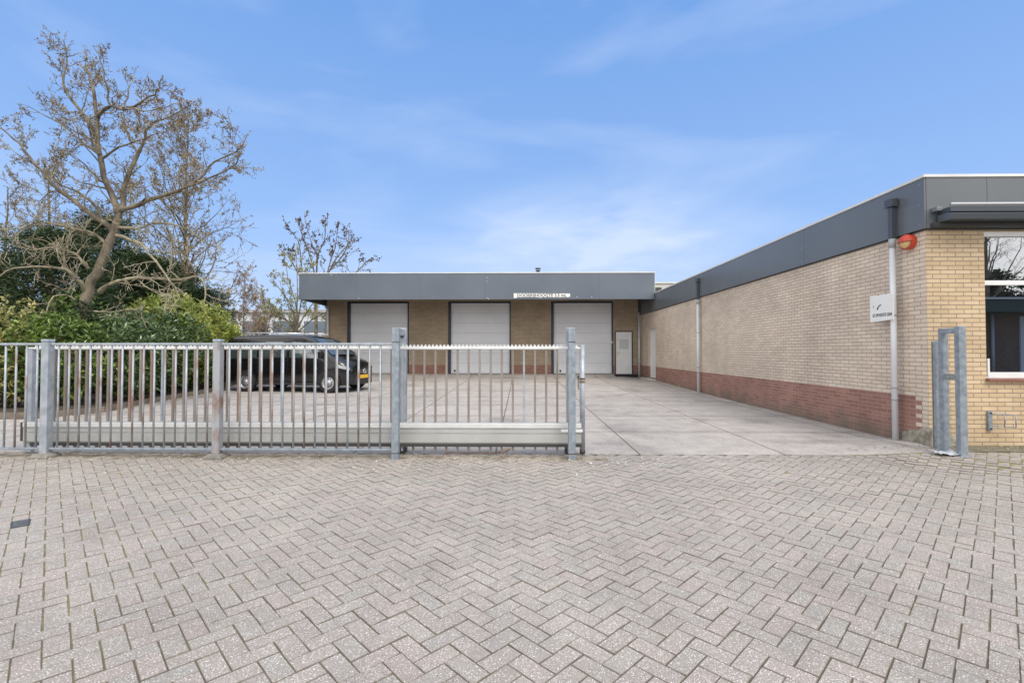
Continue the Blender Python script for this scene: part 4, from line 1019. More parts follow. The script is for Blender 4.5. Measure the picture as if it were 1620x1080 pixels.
# ------------------------------------------------------------------ planting
def leaf_mesh(name, c, d, L, W, material, parent, rng, fold=.25):
    """one kite shaped leaf per point c, pointing along d"""
    n = len(c); d = d / np.maximum(np.linalg.norm(d, axis=1, keepdims=True), 1e-6)
    up = rng.normal(size=(n, 3)); s = np.cross(d, up); s /= np.maximum(np.linalg.norm(s, axis=1, keepdims=True), 1e-6)
    nn = np.cross(s, d)
    L = (L * rng.uniform(.65, 1.25, (n, 1))); Wd = (W * rng.uniform(.7, 1.2, (n, 1)))
    p0 = c; p2 = c + d * L - nn * L * fold * .5
    mid = c + d * L * .45
    p1 = mid + s * Wd / 2 + nn * Wd * fold; p3 = mid - s * Wd / 2 + nn * Wd * fold
    v = np.stack([p0, p1, p2, p3], 1).reshape(-1, 3) - np.array(parent['_base'])
    me = bpy.data.meshes.new(name)
    me.vertices.add(4 * n); me.vertices.foreach_set('co', v.ravel())
    me.loops.add(4 * n); me.loops.foreach_set('vertex_index', np.arange(4 * n, dtype=np.int32))
    me.polygons.add(n); me.polygons.foreach_set('loop_start', np.arange(0, 4 * n, 4, dtype=np.int32)); me.polygons.foreach_set('loop_total', np.full(n, 4, dtype=np.int32))
    me.update(); me.materials.append(material)
    at = me.attributes.new('rnd', 'FLOAT', 'FACE'); at.data.foreach_set('value', rng.random(n).astype(np.float32))
    o = bpy.data.objects.new(name, me); C.objects.link(o); o.parent = parent; o['_base'] = tuple(parent['_base'])
    return o

def lumpy(rng, n, rx, ry, rz, lumps, depth=.35):
    """points in a lumpy shell of an ellipsoid"""
    u = rng.normal(size=(n, 3)); u /= np.linalg.norm(u, axis=1, keepdims=True)
    r = np.full(n, .78)
    for (v, a) in lumps:
        r += a * np.clip((u @ v) * 3.2 - 2.2, 0, 1)
    r *= 1 - depth * rng.random(n) ** 1.6
    return u * r[:, None] * np.array([rx, ry, rz]), u

def bush(name, label, cat, x, y, rx, ry, h, material, seed, shoots=900, per=9, L=.115, W=.042, group='evergreen shrubs of the hedge bed', zb=None, stems=True):
    rng = np.random.default_rng(seed)
    z0 = ground(x, y) + .05 if zb is None else zb
    t = thing(name, (x, y, z0), label, cat, group)
    lumps = []
    for _ in range(16):
        v = rng.normal(size=3); v[2] = abs(v[2]) * .7; v /= np.linalg.norm(v); lumps.append((v, rng.uniform(.06, .20)))
    P, U = lumpy(rng, shoots, rx, ry, h * .56, lumps, .4)
    P[:, 2] += h * .50
    keep = P[:, 2] > .05; P, U = P[keep], U[keep]; n = len(P)
    sd_ = U * .7 + np.array([0, 0, .75]) + rng.normal(size=(n, 3)) * .35
    sd_ /= np.linalg.norm(sd_, axis=1, keepdims=True)
    c = np.repeat(P, per, 0); sdr = np.repeat(sd_, per, 0); k = np.tile(np.arange(per), n)
    c = c + sdr * (k[:, None] * .024) + np.array([x, y, z0])
    side = rng.normal(size=c.shape); side -= sdr * (side * sdr).sum(1, keepdims=True); side /= np.linalg.norm(side, axis=1, keepdims=True)
    d = sdr * rng.uniform(.3, .9, (len(c), 1)) + side
    leaf_mesh('foliage', c, d, L, W, material, t, rng)
    if stems:
        m = MB(); r2 = random.Random(seed)
        for _ in range(9):
            a = r2.random() * 6.28; q = Vector((x + .12 * math.cos(a), y + .12 * math.sin(a), z0 - .1))
            e = q + Vector((rx * .7 * math.cos(a), ry * .7 * math.sin(a), h * .75)); mid = (q + e) / 2 + Vector((0, 0, .15))
            m.path([q, mid, e], [.022, .016, .008], 5)
        m.build('stems', bark, t)
    return t

def clump_tree(name, label, x, y, h, rx, ry, material, seed, clumps=140, per=120, L=.10, W=.03, zlo=.1, cone=False, group=None, droop=.1, trunk=True):
    rng = np.random.default_rng(seed); z0 = ground(x, y)
    t = thing(name, (x, y, z0), label, 'tree', group)
    cs = []; 
    while len(cs) < clumps:
        u = rng.uniform(-1, 1, 3)
        if np.linalg.norm(u[:2]) > 1: continue
        zf = rng.random() ** .9
        rr = (1 - zf) ** .6 if cone else math.sqrt(max(0, 1 - (abs(zf - .45) / .56) ** 2.4))
        rr *= .8 + .35 * math.sin(u[0] * 5 + zf * 9 + seed)
        q = u[:2] / max(1e-3, np.linalg.norm(u[:2])) * rr * rng.uniform(.45, 1.0)
        cs.append((q[0] * rx, q[1] * ry, h * (zlo + (1 - zlo) * zf)))
    cs = np.array(cs)
    c = np.repeat(cs, per, 0); off = rng.normal(size=c.shape) * np.array([.30, .30, .17]) * (h / 6) ** .5
    out = c[:, :2] / np.maximum(np.linalg.norm(c[:, :2], axis=1, keepdims=True), .1)
    c = c + off + np.array([x, y, z0])
    d = np.concatenate([out + rng.normal(size=out.shape) * .5, rng.normal(.25, .4, (len(c), 1)) - droop], 1)
    leaf_mesh('crown', c, d, L, W, material, t, rng)
    if trunk:
        m = MB(); m.path([(x, y, z0 - .1), (x + .05, y, z0 + h * .4), (x, y, z0 + h * .93)], [.16, .11, .02], 8)
        r2 = random.Random(seed)
        for k in range(0, len(cs), 3):
            e = Vector(cs[k]) + Vector((x, y, z0)); s_ = Vector((x, y, max(z0 + .2, e.z - .5)))
            m.path([s_, (s_ + e) / 2 + Vector((0, 0, .05)), e], [.03, .02, .008], 4, False)
        m.build('trunk', bark, t)
    return t

class Tw:
    """limbs, twigs and bud positions of one bare tree"""
    def __init__(s, seed): s.r = random.Random(seed); s.big = MB(); s.tw = MB(); s.tips = []; s.rmin = .0065; s.cap = 4
    def branch(s, p, d, L, r, lvl, maxl, up=.12, nch=5, spread=.9, wob=.22, tipd=1.0):
        R = s.r; n = max(3, int(4 + (maxl - lvl)) if lvl < maxl else 3)
        pts = [Vector(p)]; d = Vector(d).normalized(); dirs = [d.copy()]
        for i in range(n):
            d = (d + Vector((R.gauss(0, wob), R.gauss(0, wob), R.gauss(0, wob) + up))).normalized()
            pts.append(pts[-1] + d * (L / n)); dirs.append(d.copy())
        radii = [max(s.rmin, r * (1 - .75 * i / n)) for i in range(n + 1)]
        (s.big if r > .022 else s.tw).path(pts, radii, 6 if r > .03 else (4 if r > .01 else 3), False)
        s.kids(pts, dirs, radii, L, lvl, maxl, up, nch, spread, wob, tipd)
    def kids(s, pts, dirs, radii, L, lvl, maxl, up, nch, spread, wob, tipd, t0=.2):
        R = s.r
        if lvl >= maxl:
            if R.random() < tipd:
                for k in range(len(pts)):
                    if R.random() < .75: s.tips.append(pts[k] + Vector((R.gauss(0, .02), R.gauss(0, .02), R.gauss(0, .02))))
            return
        m = len(pts) - 1
        for c in range(nch):
            t = t0 + (1 - t0) * (c + R.random()) / nch; f = t * m; i = min(m - 1, int(f)); q = pts[i].lerp(pts[i + 1], f - i)
            d = dirs[min(i, len(dirs) - 1)]; side = d.cross(Vector((R.gauss(0, 1), R.gauss(0, 1), R.gauss(0, 1)))).normalized()
            nd = (d * R.uniform(.35, .9) + side * spread * R.uniform(.6, 1.2) + Vector((0, 0, .12))).normalized()
            rr = radii[i] * R.uniform(.38, .6); ll = L * R.uniform(.28, .62) * (1.2 - .62 * t)
            if ll > .10: s.branch(q, nd, ll, min(rr, ll * .035), lvl + 1, maxl, up, min(nch, s.cap), spread, wob, tipd)
        s.branch(pts[-1], dirs[-1], L * (.12 if lvl == 0 else .28), radii[-1], maxl, maxl, up, nch, spread, wob, tipd)
    def limb(s, pts, r0, r1, L=None, nch=7, maxl=3, up=.06, spread=1.0, t0=.12, tipd=1.0, n=8):
        pts = [Vector(p) for p in pts]
        # Catmull-Rom smoothing
        Q = []
        for i in range(len(pts) - 1):
            p0 = pts[max(0, i - 1)]; p1 = pts[i]; p2 = pts[i + 1]; p3 = pts[min(len(pts) - 1, i + 2)]
            for k in range(3):
                t = k / 3
                Q.append(.5 * ((2 * p1) + (-p0 + p2) * t + (2 * p0 - 5 * p1 + 4 * p2 - p3) * t * t + (-p0 + 3 * p1 - 3 * p2 + p3) * t ** 3))
        Q.append(pts[-1]); m = len(Q)
        R = s.r
        Q = [q + Vector((R.gauss(0, .012), R.gauss(0, .012), R.gauss(0, .012))) if 0 < i < m - 1 else q for i, q in enumerate(Q)]
        radii = [(r0 + (r1 - r0) * (i / (m - 1)) ** .8) * R.uniform(.93, 1.07) for i in range(m)]
        (s.big if r0 > .022 else s.tw).path(Q, radii, n if r0 > .05 else 6, False)
        dirs = [(Q[min(i + 1, m - 1)] - Q[max(i - 1, 0)]).normalized() for i in range(m)]
        LL = sum((Q[i + 1] - Q[i]).length for i in range(m - 1)) if L is None else L
        if nch: s.kids(Q, dirs, radii, LL, 0, maxl, up, nch, spread, .22, tipd, t0)
    def finish(s, t, bmat, tmat, budmat, budn, bl=.035, bw=.02, nm='seed_heads', seed=0):
        if s.big.v: s.big.build('trunk', bmat, t)
        if s.tw.v: s.tw.build('twigs', tmat, t)
        rng = np.random.default_rng(seed)
        if s.tips and budn > 0:
            P = np.array([tuple(p) for p in s.tips])
            k = int(min(budn, len(P) * 6)); idx = rng.integers(0, len(P), k)
            c = P[idx] + rng.normal(size=(k, 3)) * .022
            leaf_mesh(nm, c, rng.normal(size=(k, 3)), bl, bw, budmat, t, rng)

# planting bed and its low edge
edge = [(-17, 9.15), (-9.75, 9.45), (-9.25, 10.5), (-9.7, 12.6), (-9.85, 14.8), (-10.9, 18.2), (-11.3, 23.0)]
m = MB(); n = len(edge)
fine = []
for (a, b) in zip(edge, edge[1:]):
    for k in range(6): fine.append((a[0] + (b[0] - a[0]) * k / 6, a[1] + (b[1] - a[1]) * k / 6))
fine.append(edge[-1]); rr_ = random.Random(6); vs = []
for (x, y) in fine:
    for q in range(10):
        f = q / 9; xx = x + (-19 - x) * f; yy = y + (max(y, 9.3) + 2 - y) * f * .6 if y < 9.6 else y
        vs.append((xx, yy, ground(x, y) + (.10 if q else .06) + rr_.gauss(0, .012)))
m.add(vs, [(i * 10 + q, (i + 1) * 10 + q, (i + 1) * 10 + q + 1, i * 10 + q + 1) for i in range(len(fine) - 1) for q in range(9)], smooth=True)
structure(m.build('planting_bed', soilm))
te = thing('bed_edging', (-9.6, 12, .05), 'low weathered timber edging along the hedge bed', 'edging')
for (a, b) in zip(edge, edge[1:]):
    dx, dy = b[0] - a[0], b[1] - a[1]; l_ = math.hypot(dx, dy); nx, ny = -dy / l_ * .02, dx / l_ * .02
    m = MB(); za, zb_ = ground(*a), ground(*b)
    ax, ay, bx2, by2 = a[0] + dx * .004, a[1] + dy * .004, b[0] - dx * .004, b[1] - dy * .004
    m.add([(ax - nx, ay - ny, za - .03), (bx2 - nx, by2 - ny, zb_ - .03), (bx2 + nx, by2 + ny, zb_ - .03), (ax + nx, ay + ny, za - .03),
           (ax - nx, ay - ny, za + .12), (bx2 - nx, by2 - ny, zb_ + .13), (bx2 + nx, by2 + ny, zb_ + .13), (ax + nx, ay + ny, za + .12)],
          [(0, 3, 2, 1), (4, 5, 6, 7), (0, 1, 5, 4), (1, 2, 6, 5), (2, 3, 7, 6), (3, 0, 4, 7)])
    m.build('board', woodm, te, .006)

# shrubs, left to right
bush('laurel_bush', 'cream and yellow variegated shrub at the far left edge', 'shrub', -11.6, 10.6, 1.1, .9, 1.95, leafcream, 1, 800, 8, .11, .05)
bush('laurel_bush', 'green laurel between the variegated shrub and the leaning tree trunk', 'shrub', -10.75, 10.9, .78, .85, 2.1, leafm, 2, 900, 9, .14, .05)
bush('laurel_bush', 'taller green laurel behind, left of the leaning tree trunk', 'shrub', -12.9, 13.6, 1.3, 1.0, 2.5, leafm, 3, 900, 9, .14, .05)
bush('laurel_bush', 'glossy dark green laurel just right of the leaning tree trunk', 'shrub', -10.25, 12.3, .95, .95, 2.05, leafm2, 4, 950, 9, .14, .05)
bush('laurel_bush', 'glossy laurel under the yellow green shrub, second right of the leaning trunk', 'shrub', -10.7, 13.9, 1.05, 1.0, 2.1, leafm2, 5, 900, 9, .14, .05)
bush('laurel_bush', 'tall yellow green shrub in the middle of the hedge', 'shrub', -11.2, 14.7, 1.25, 1.1, 2.65, leafy, 6, 1000, 9, .15, .055)
bush('laurel_bush', 'yellow green shrub nearest the rear of the black van', 'shrub', -11.3, 17.0, 1.35, 1.2, 2.45, leafy, 7, 1000, 9, .15, .055)
bush('laurel_bush', 'low green shrub touching the rear bumper of the black van', 'shrub', -10.75, 15.6, .8, .8, 1.7, leafm, 8, 700)
bush('laurel_bush', 'dark green laurel at the front left end of the hedge beside the gate end', 'shrub', -12.3, 10.2, .9, .7, 1.5, leafm2, 9, 700)

# main leaning tree, limbs traced from the photograph and given depth
T = Tw(41); D0 = 12.0; T.cap = 4
def tr(pts, y0, y1): return [PX(px, py, y0 + (y1 - y0) * (i / (len(pts) - 1))) for i, (px, py) in enumerate(pts)]
tree = thing('bare_tree', tuple(PX(118, 600, D0))[:2] + (.1,), 'large leafless tree with a leaning lichened trunk rising out of the laurels', 'tree')
base_ = PX(120, 590, D0); 
T.limb([(-11.45, 12, .05)] + tr([(122, 552), (130, 515), (135, 480), (143, 452), (156, 424), (168, 398), (180, 367), (187, 338)], 12, 12), .155, .085, nch=0, n=12)
T.limb(tr([(187, 338), (181, 318), (166, 281), (158, 247), (153, 216), (154, 185)], 12, 11.9), .082, .05, nch=8, L=2.6)
T.limb(tr([(154, 185), (147, 144), (142, 120), (128, 104)], 11.9, 12.2), .05, .02, nch=6, L=1.6)
T.limb(tr([(154, 185), (158, 178), (176, 169), (202, 173), (228, 159), (249, 144), (252, 131)], 11.9, 11.4), .05, .012, nch=7, L=1.6)
T.limb(tr([(202, 173), (241, 175), (275, 164), (303, 160)], 11.6, 11.2), .022, .008, nch=6, L=1.1)
T.limb(tr([(152, 215), (140, 192), (121, 168), (104, 144), (99, 126), (106, 92), (101, 64)], 11.9, 12.4), .055, .01, nch=9, L=2.0)
T.limb(tr([(106, 90), (120, 86), (136, 84)], 12.3, 12.3), .014, .006, nch=3, L=.5)
T.limb(tr([(173, 165), (168, 136), (162, 105), (153, 82)], 11.8, 11.5), .025, .008, nch=6, L=1.2)
T.limb(tr([(194, 170), (205, 144), (213, 112)], 11.6, 12), .022, .007, nch=5, L=.9)
T.limb(tr([(178, 365), (160, 350), (140, 336), (104, 308), (88, 297), (65, 271), (39, 237), (15, 214), (-8, 198)], 12, 11), .075, .012, nch=13, L=2.6)
T.limb(tr([(158, 245), (140, 232), (124, 219), (98, 198), (70, 182), (44, 168)], 11.9, 12.8), .04, .008, nch=9, L=1.8)
T.limb(tr([(188, 342), (195, 322), (197, 298), (202, 280), (218, 244)], 12, 12.4), .07, .045, nch=5, L=1.6)
T.limb(tr([(218, 244), (206, 222), (198, 196), (194, 172)], 12.4, 13), .04, .012, nch=6, L=1.4)
T.limb(tr([(220, 242), (233, 208), (241, 195), (270, 184), (308, 161)], 12.4, 11.9), .038, .008, nch=8, L=1.5)
T.limb(tr([(163, 250), (187, 234), (228, 219), (264, 208)], 11.9, 11.1), .036, .008, nch=7, L=1.5)
T.limb(tr([(190, 333), (220, 323), (260, 309), (288, 299), (316, 283), (337, 257), (373, 240), (387, 223)], 12, 11.3), .065, .01, nch=12, L=2.3)
T.limb(tr([(300, 294), (345, 276), (373, 260), (380, 244)], 11.6, 11.0), .03, .008, nch=7, L=1.4)
T2 = Tw(43); T2.rmin = .007; T2.cap = 4
T2.limb(tr([(183, 372), (220, 385), (246, 412), (270, 445), (284, 470)], 12, 10.9), .05, .01, nch=11, L=1.8, maxl=3, up=-.03)
T2.limb(tr([(184, 360), (215, 362), (250, 352), (285, 358), (320, 380), (345, 392)], 12, 12.6), .05, .01, nch=10, L=1.8, maxl=3, up=.0)
T2.limb(tr([(158, 462), (172, 452), (194, 442), (233, 440), (285, 442), (316, 439), (325, 460), (324, 484)], 12, 11.4), .06, .012, nch=12, L=1.8)
T2.limb(tr([(138, 462), (128, 450), (117, 438), (104, 427), (73, 422), (26, 426), (-6, 440)], 12, 10.8), .06, .012, nch=12, L=1.8, maxl=3, up=.0)
T2.limb(tr([(102, 428), (100, 404), (106, 388), (112, 370)], 11.4, 11.2), .03, .01, nch=6, L=1.1)
T2.limb(tr([(140, 425), (120, 402), (85, 392), (50, 395), (20, 388)], 12.2, 11.6), .04, .01, nch=10, L=1.5, up=.0)
T2.limb(tr([(172, 392), (150, 370), (115, 362), (70, 352), (25, 372)], 12.1, 11.2), .045, .01, nch=10, L=1.7, up=.0)
T2.limb(tr([(140, 492), (166, 494), (202, 490), (223, 488)], 12, 11.3), .03, .008, nch=7, L=1.0)
T2.limb(tr([(133, 488), (112, 470), (85, 470), (70, 500), (66, 506)], 12, 11.0), .03, .008, nch=7, L=1.0, up=-.03)
T2.limb(tr([(130, 500), (108, 515), (106, 520)], 12, 11.2), .015, .008, nch=3, L=.5)
T.finish(tree, bark, twigm, bud, 9000, .05, .028, seed=1)
T2.big.build('low_limbs', barkp, tree); T2.tw.build('low_twigs', twigp, tree)  # low limbs and twigs in paler colours than the crown
r2 = np.random.default_rng(5)
iv = []
for i in range(2600):
    f = r2.random(); p = Vector((-11.45, 12, .4)).lerp(PX(136, 478, 12), f * 1.0); a = r2.uniform(0, 6.28)
    iv.append((p.x + .21 * math.cos(a) + .08, p.y + .21 * math.sin(a) - .02, p.z + r2.normal() * .05))
iv = np.array(iv); leaf_mesh('ivy', iv, r2.normal(size=iv.shape) + np.array([0, -.4, -.2]), .06, .055, ivy, tree, r2)

def bare_tree(label, x, y, h, r, seed, nb=26, spread=3.0, z_first=.25, lean=(0, 0), bm=bark, tm=twigm, bd=bud, budn=5000, bl=.045, bw=.028, maxl=2, nch=5, up=.10, upright=.35, group=None, name='bare_tree', forks=0, nm='seed_heads'):
    z0 = ground(x, y); t = thing(name, (x, y, z0), label, 'tree', group); T = Tw(seed); R = T.r; T.rmin = .008 if y < 30 else .011; T.cap = 4
    pts = [(x + lean[0] * f * h + R.gauss(0, .03) * h * .12, y + lean[1] * f * h, z0 - .1 + f * h) for f in (0, .2, .4, .6, .8, 1.0)]
    T.limb(pts, r, .012, nch=0)
    for i in range(nb):
        f = z_first + (1 - z_first) * (i + R.random()) / nb; k = min(4, int(f * 5)); q = Vector(pts[k]).lerp(Vector(pts[k + 1]), f * 5 - k)
        a = R.random() * 6.283; prof_ = (1.15 - f) ** .7 if not forks else 1
        L = spread * prof_ * R.uniform(.65, 1.1)
        T.branch(q, (math.cos(a), math.sin(a), upright + f * .7), L, max(.014, r * .35 * (1.1 - f)), 0, maxl, up, nch, .95, .16)
    T.finish(t, bm, tm, bd, budn, bl, bw, nm, seed)
    return t
bare_tree('tall straight bare tree right of the leaning tree, full of small seed heads', -14.3, 20, 11.3, .17, 11, 52, 3.9, .20, (.012, 0), bark, twigm, bud, 9000, .075, .05, maxl=2, nch=6)
bare_tree('bare tree with pale upright trunk at the far left behind the leaning tree', -15.4, 15.3, 7.4, .14, 12, 20, 2.6, .3, (-.01, 0), bark, twigm, bud, 3000, .055, .03, maxl=2, nch=6)
bare_tree('thin bare tree cut by the left edge of the view', -17.4, 15.8, 7.0, .12, 13, 17, 2.6, .3, (0, 0), bark, twigm, bud, 3000, .055, .03, maxl=2, nch=6)
bare_tree('twiggy bare tree seen through the crown of the leaning tree', -18.0, 21.5, 9.0, .13, 14, 22, 3.2, .3, (.01, 0), twigr, twigm, bud, 4000, .06, .035, maxl=2, nch=5)
bare_tree('slender tree with orange brown buds between the straight tree and the van roof', -14.3, 24.5, 5.4, .06, 15, 26, 1.7, .25, (0, 0), twigr, twigr, budo, 3800, .06, .04, maxl=2, nch=5)
bare_tree('thin pale stemmed sapling left of the orange budded tree', -13.3, 21, 3.9, .04, 16, 16, 1.3, .2, (0, 0), twigm, twigm, budo, 900, .05, .03, maxl=2, nch=4, upright=.9)
LT = Tw(17); LT.cap = 4; LT.rmin = .010; DL = 27.0
lt = thing('leafing_tree', (-12.6, 27, .3), 'airy many stemmed tree coming into pale green leaf left of the warehouse', 'tree')
bl_ = PX(468, 560, DL); LT.limb([(bl_.x, DL, .2), tuple(PX(469, 548, DL)), tuple(PX(470, 515, DL))], .10, .08, nch=0)
for a_, y1_ in (([(470, 520), (462, 488), (446, 462), (428, 438)], 26), ([(470, 520), (468, 480), (456, 440), (450, 408)], 27.5), ([(470, 520), (476, 480), (486, 448), (492, 415)], 26.5),
                  ([(470, 520), (486, 492), (503, 470), (516, 455)], 27.5), ([(470, 525), (448, 500), (428, 484), (414, 462)], 27), ([(470, 515), (470, 470), (470, 430), (468, 400)], 28), ([(470, 525), (455, 508), (436, 500), (420, 506)], 26.5), ([(472, 525), (490, 508), (508, 498), (520, 490)], 27)):
    LT.limb(tr(a_, DL, y1_), .045, .012, nch=9, L=1.7, maxl=2, t0=.2, up=.08, spread=.9)
LT.finish(lt, bark, twigm, budg, 4200, .085, .06, nm='young_leaves', seed=4)
FT = Tw(18); FT.cap = 3; FT.rmin = .014; DF = 34.0
ft = thing('bare_tree', (-14.4, 34, .3), 'fan shaped tree with dark seed heads rising behind the warehouse roof', 'tree')
bx_ = PX(500, 520, DF); FT.limb([(bx_.x, DF, .2), tuple(PX(500, 540, DF)), tuple(PX(500, 470, DF))], .16, .12, nch=0)
for a_, y1_ in (([(500, 480), (488, 450), (478, 429), (472, 382), (455, 360)], 33), ([(500, 475), (501, 431), (502, 404), (491, 380), (482, 342)], 35), ([(501, 430), (502, 404), (513, 380), (515, 349)], 33.5),
                  ([(500, 478), (510, 455), (518, 431), (524, 409), (531, 387), (535, 353)], 34.5), ([(500, 478), (520, 431), (535, 404), (558, 380)], 33), ([(505, 480), (540, 450), (566, 428), (582, 412)], 35),
                  ([(498, 480), (469, 427), (458, 409), (442, 393)], 35), ([(500, 440), (490, 405), (470, 350)], 34), ([(518, 431), (545, 400), (552, 372)], 35.2)):
    FT.limb(tr(a_, DF, y1_), .07, .022, nch=8, L=2.6, maxl=2, t0=.3, up=.12, spread=.8)
FT.finish(ft, bark, twigr, budd, 900, .17, .12, seed=3)
bare_tree('low brown twiggy bush right beside the end wall of the warehouse', -11.0, 27.5, 3.3, .03, 19, 40, 1.2, .02, (0, 0), twigr, twigr, budg, 2500, .05, .035, maxl=2, nch=5, upright=1.0, name='twiggy_bush')
bare_tree('brown twiggy bush between the hedge and the van roof', -16.2, 30, 4.4, .04, 22, 44, 1.9, .02, (0, 0), twigr, twigr, budo, 3000, .06, .04, maxl=2, nch=5, upright=1.0, name='twiggy_bush')
bare_tree('sandy coloured leafless bush just above the van roof', -13.9, 29, 3.4, .04, 24, 40, 1.5, .02, (0, 0), twigm, twigm, budg, 3000, .06, .04, maxl=2, nch=5, upright=1.0, name='twiggy_bush')

# dark evergreens behind the bed
clump_tree('evergreen_tree', 'dark green conifer behind the leaning trunk, topmost of the evergreens', -15.6, 17.5, 6.2, 1.7, 1.5, conif, 31, 150, 230, .13, .035)
clump_tree('evergreen_tree', 'dark conifer behind the laurels left of the leaning trunk', -14.1, 14.1, 4.9, 1.45, 1.2, conif, 32, 130, 220, .13, .035)
clump_tree('evergreen_tree', 'olive tinted conifer at the left edge beside the dark one', -16.2, 14.2, 4.2, 1.2, 1.0, conif2, 33, 90, 200, .12, .035)
clump_tree('evergreen_tree', 'dark conifer right of the leaning trunk', -13.4, 16.6, 4.6, 1.6, 1.3, conif, 34, 130, 220, .13, .035)
clump_tree('evergreen_tree', 'broad dark conifer in the gap beyond the leaning tree', -15.3, 20.8, 4.9, 1.9, 1.4, conif, 35, 130, 220, .15, .04)
clump_tree('evergreen_tree', 'dark conifer at the foot of the straight bare tree', -12.9, 18.9, 3.7, 1.3, 1.2, conif, 36, 100, 220, .13, .035)

# far houses behind the planting
hb = thing('house', (-31, 42, 0), 'brown brick house end showing between the straight bare tree and the sapling', 'building')
MB().prism([(-33, 37.5), (-26.1, 40), (-30.3, 49), (-37, 46)], 'z', 0, 5.25).build('wall', brownwall, hb)
MB().prism([(-33.3, 37.2), (-25.8, 39.9), (-30.2, 49.3), (-37.3, 46.3)], 'z', 5.25, 5.45).build('roof', farroof, hb)
hw = thing('low_building', (-25, 56, 0), 'long pale low building with a flat roof far behind the hedge and van', 'building')
MB().box(-46, -15, 56, 70, 0, 6.0).build('wall', farwhite, hw)
for k in range(8):
    x = -44 + k * 3.7
    w_ = MB().box(x, x + 2.9, 55.93, 56.0, 1.0, 2.6).build('window', farglass, hw)
    w_ = MB().box(x, x + 2.9, 55.93, 56.0, 3.7, 5.0).build('window', farglass, hw)
MB().box(-46.3, -14.7, 55.6, 70.3, 6.0, 6.35).build('roof_edge', farroof, hw)
# distant hedge line closing the horizon
m = MB(); rng = np.random.default_rng(77)
hd = bpy.data.objects.new('tmp', None)
th_ = thing('tree_line', (-10, 80, 0), 'x', 'x'); 
n = 40000; a = rng.uniform(-190, 70, n); zt_ = 3.4 + 1.6 * np.sin(a * .31) + 1.1 * np.sin(a * .83 + 1)
c = np.stack([a, 84 + rng.uniform(-3, 3, n), rng.random(n) * zt_], 1)
ho = leaf_mesh('distant_shrubs', c, rng.normal(size=(n, 3)), .9, .6, conif2, th_, rng)
ho.parent = None; ho.location = (-10, 80, 0); bpy.data.objects.remove(th_); bpy.data.objects.remove(hd)
tag(ho, 'far line of scrub and trees along the horizon', 'shrubs', None, 'stuff')

# ------------------------------------------------------------------ things behind the camera, seen mirrored in the office window
ob = thing('opposite_building', (22, -15, 0), 'dark brick unit across the street, seen mirrored in the office window', 'building')
MB().box(9, 44, -21, -13.5, 0, 4.2).build('wall', brick_dark, ob)
MB().box(8.8, 44.2, -13.49, -12.2, 3.55, 4.3).build('fascia', mat('green_fascia', (.03, .06, .05), .5), ob)
MB().box(8.8, 44.2, -12.19, -12.1, 4.22, 4.32).build('coping', coping_m, ob)
for x in (12.2, 17.6, 23.0, 28.2, 33.6):
    MB().box(x, x + 2.7, -13.49, -13.4, .1, 3.4).build('door', mat('opposite_door', (.80, .81, .82), .6), ob)
MB().path([(26.6, -13.35, .1), (26.6, -13.35, 3.5)], .07, 10).build('pipe', whitepipe, ob)
clump_tree('evergreen_tree', 'dark evergreen behind the unit across the street, seen mirrored in the window', 33.5, -24, 7.6, 9.5, 2.0, conif, 51, 150, 160, .34, .2)
bare_tree('bare tree behind the unit across the street, seen mirrored in the window', 35.2, -22.5, 14.5, .26, 52, 34, 5.5, .25, (0, 0), twigr, twigr, budd, 1500, .08, .05, maxl=2, nch=5, upright=.9)

# ------------------------------------------------------------------ litter, sand and moss along the gate
rr_ = random.Random(15); m = MB(); vs = []; nx_, ny_ = 130, 6
for j in range(ny_ + 1):
    for i in range(nx_ + 1):
        x = -9.5 + 10.7 * i / nx_; e = .5 + .5 * math.sin(x * 2.3) * math.sin(x * .7 + 1)
        y0, y1 = 6.06 - .07 * e + rr_.gauss(0, .02), 6.44 + rr_.gauss(0, .004)
        f = j / ny_; y = y0 + (y1 - y0) * f
        hgt = -.007 + .021 * math.sin(math.pi * min(1, f * 1.15)) * (.55 + .45 * e) * sst(1.25, .9, x) + rr_.gauss(0, .0018)
        vs.append((x, y, ground(x, y) + hgt))
m.add(vs, [(j * (nx_ + 1) + i, j * (nx_ + 1) + i + 1, (j + 1) * (nx_ + 1) + i + 1, (j + 1) * (nx_ + 1) + i) for j in range(ny_) for i in range(nx_)], smooth=True)
sand = m.build('sand_strip', mat('blown_sand', (.33, .29, .245), 1, 0, vscale=6, col2=(.17, .145, .11), bump=.8, bscale=60, detail=9, lo=.42, hi=.62))
tag(sand, 'strip of blown sand and dirt lying under the gate', 'sand', None, 'stuff')
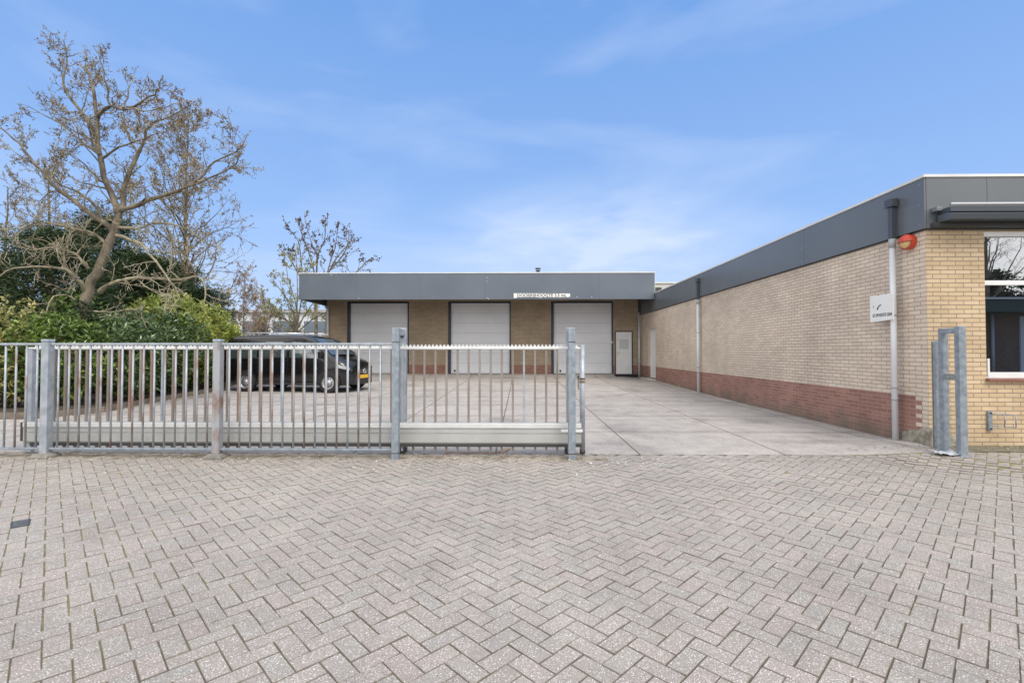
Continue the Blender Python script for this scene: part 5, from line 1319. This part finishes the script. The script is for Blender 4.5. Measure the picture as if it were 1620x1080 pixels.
def scatter(name, n, fn, L, W, material, seed, label, cat):
    rng = np.random.default_rng(seed); pts = []
    while len(pts) < n:
        p = fn(rng)
        if p is not None: pts.append(p)
    c = np.array([(x, y, ground(x, y) + .006 + rng.random() * .008) for x, y in pts])
    d = np.stack([rng.normal(size=n), rng.normal(size=n), rng.normal(size=n) * .12], 1)
    nn = n; d /= np.linalg.norm(d, axis=1, keepdims=True)
    s_ = np.cross(d, np.tile([0, 0, 1.], (n, 1)) + rng.normal(size=(n, 3)) * .25); s_ /= np.linalg.norm(s_, axis=1, keepdims=True)
    Ls = L * rng.uniform(.5, 1.3, (n, 1)); Ws = W * rng.uniform(.5, 1.3, (n, 1))
    v = np.stack([c, c + d * Ls * .5 + s_ * Ws * .5, c + d * Ls, c + d * Ls * .5 - s_ * Ws * .5], 1).reshape(-1, 3)
    m = MB(); m.add(v.tolist(), [(4 * i, 4 * i + 1, 4 * i + 2, 4 * i + 3) for i in range(n)]); m.r = rng.random(n).tolist()
    o = m.build(name, material); tag(o, label, cat, None, 'stuff'); return o
def f1(r):
    x = r.uniform(-8.6, 1.3); y = 6.43 - abs(r.normal()) * .28
    return (x, y) if y > 4.9 else None
scatter('dry_leaf_litter', 2600, f1, .026, .014, litter, 3, 'bits of dry leaf and straw blown against the foot of the fence', 'leaf litter')
def f2(r):
    x = r.normal(-1.2, 3.0); y = 6.2 - abs(r.normal()) * .42
    return (x, y) if y > 4.3 and x < 1.8 else None
scatter('pale_petals', 700, f2, .034, .018, litterw, 4, 'pale petals and flecks scattered on the paving in front of the fence', 'petals')
def f3(r):
    y = r.uniform(8.5, 20); x = -9.3 - abs(r.normal()) * .5 - (y - 9) * .12 + .5
    return (x, y)
scatter('hedge_leaf_litter', 1200, f3, .06, .03, litter, 5, 'fallen leaves along the edge of the hedge bed', 'leaf litter')
def f4(r):
    if r.random() < .6: return (5.74 - abs(r.normal()) * .05, r.uniform(7, 20))
    return (r.uniform(4.6, 7.6), 6.82 - abs(r.normal()) * .15)
scatter('wall_debris', 900, f4, .03, .018, litter, 6, 'crumbs of dirt and moss along the foot of the brick wall', 'debris')
for i, (x, y, s_) in enumerate([(-3.83, 5.2, .05), (-4.55, 5.6, .05), (-4.0, 4.55, .05), (2.1, 3.1, .03), (2.2, 4.45, .02), (2.85, 3.2, .03)]):
    pass
# a loose strip of reddish timber under the gate
tag(MB().prism([(-1.02, 6.455), (-.28, 6.452), (-.28, 6.472), (-1.02, 6.478)], 'z', ground(-.6, 6.46) - .002, ground(-.6, 6.46) + .012).build('timber_strip', mat('red_timber', (.42, .24, .19), .8, var=.3, vscale=9)), 'thin reddish timber strip lying under the sliding gate', 'timber')
tag(MB().prism([(-.30, 6.49), (-.20, 6.48), (-.12, 6.75), (-.20, 6.77)], 'z', ground(-.2, 6.6) + .001, ground(-.2, 6.6) + .02).build('timber_offcut', mat('pale_timber', (.48, .36, .28), .8, var=.3, vscale=9)), 'short pale timber offcut lying on the concrete under the gate', 'timber')
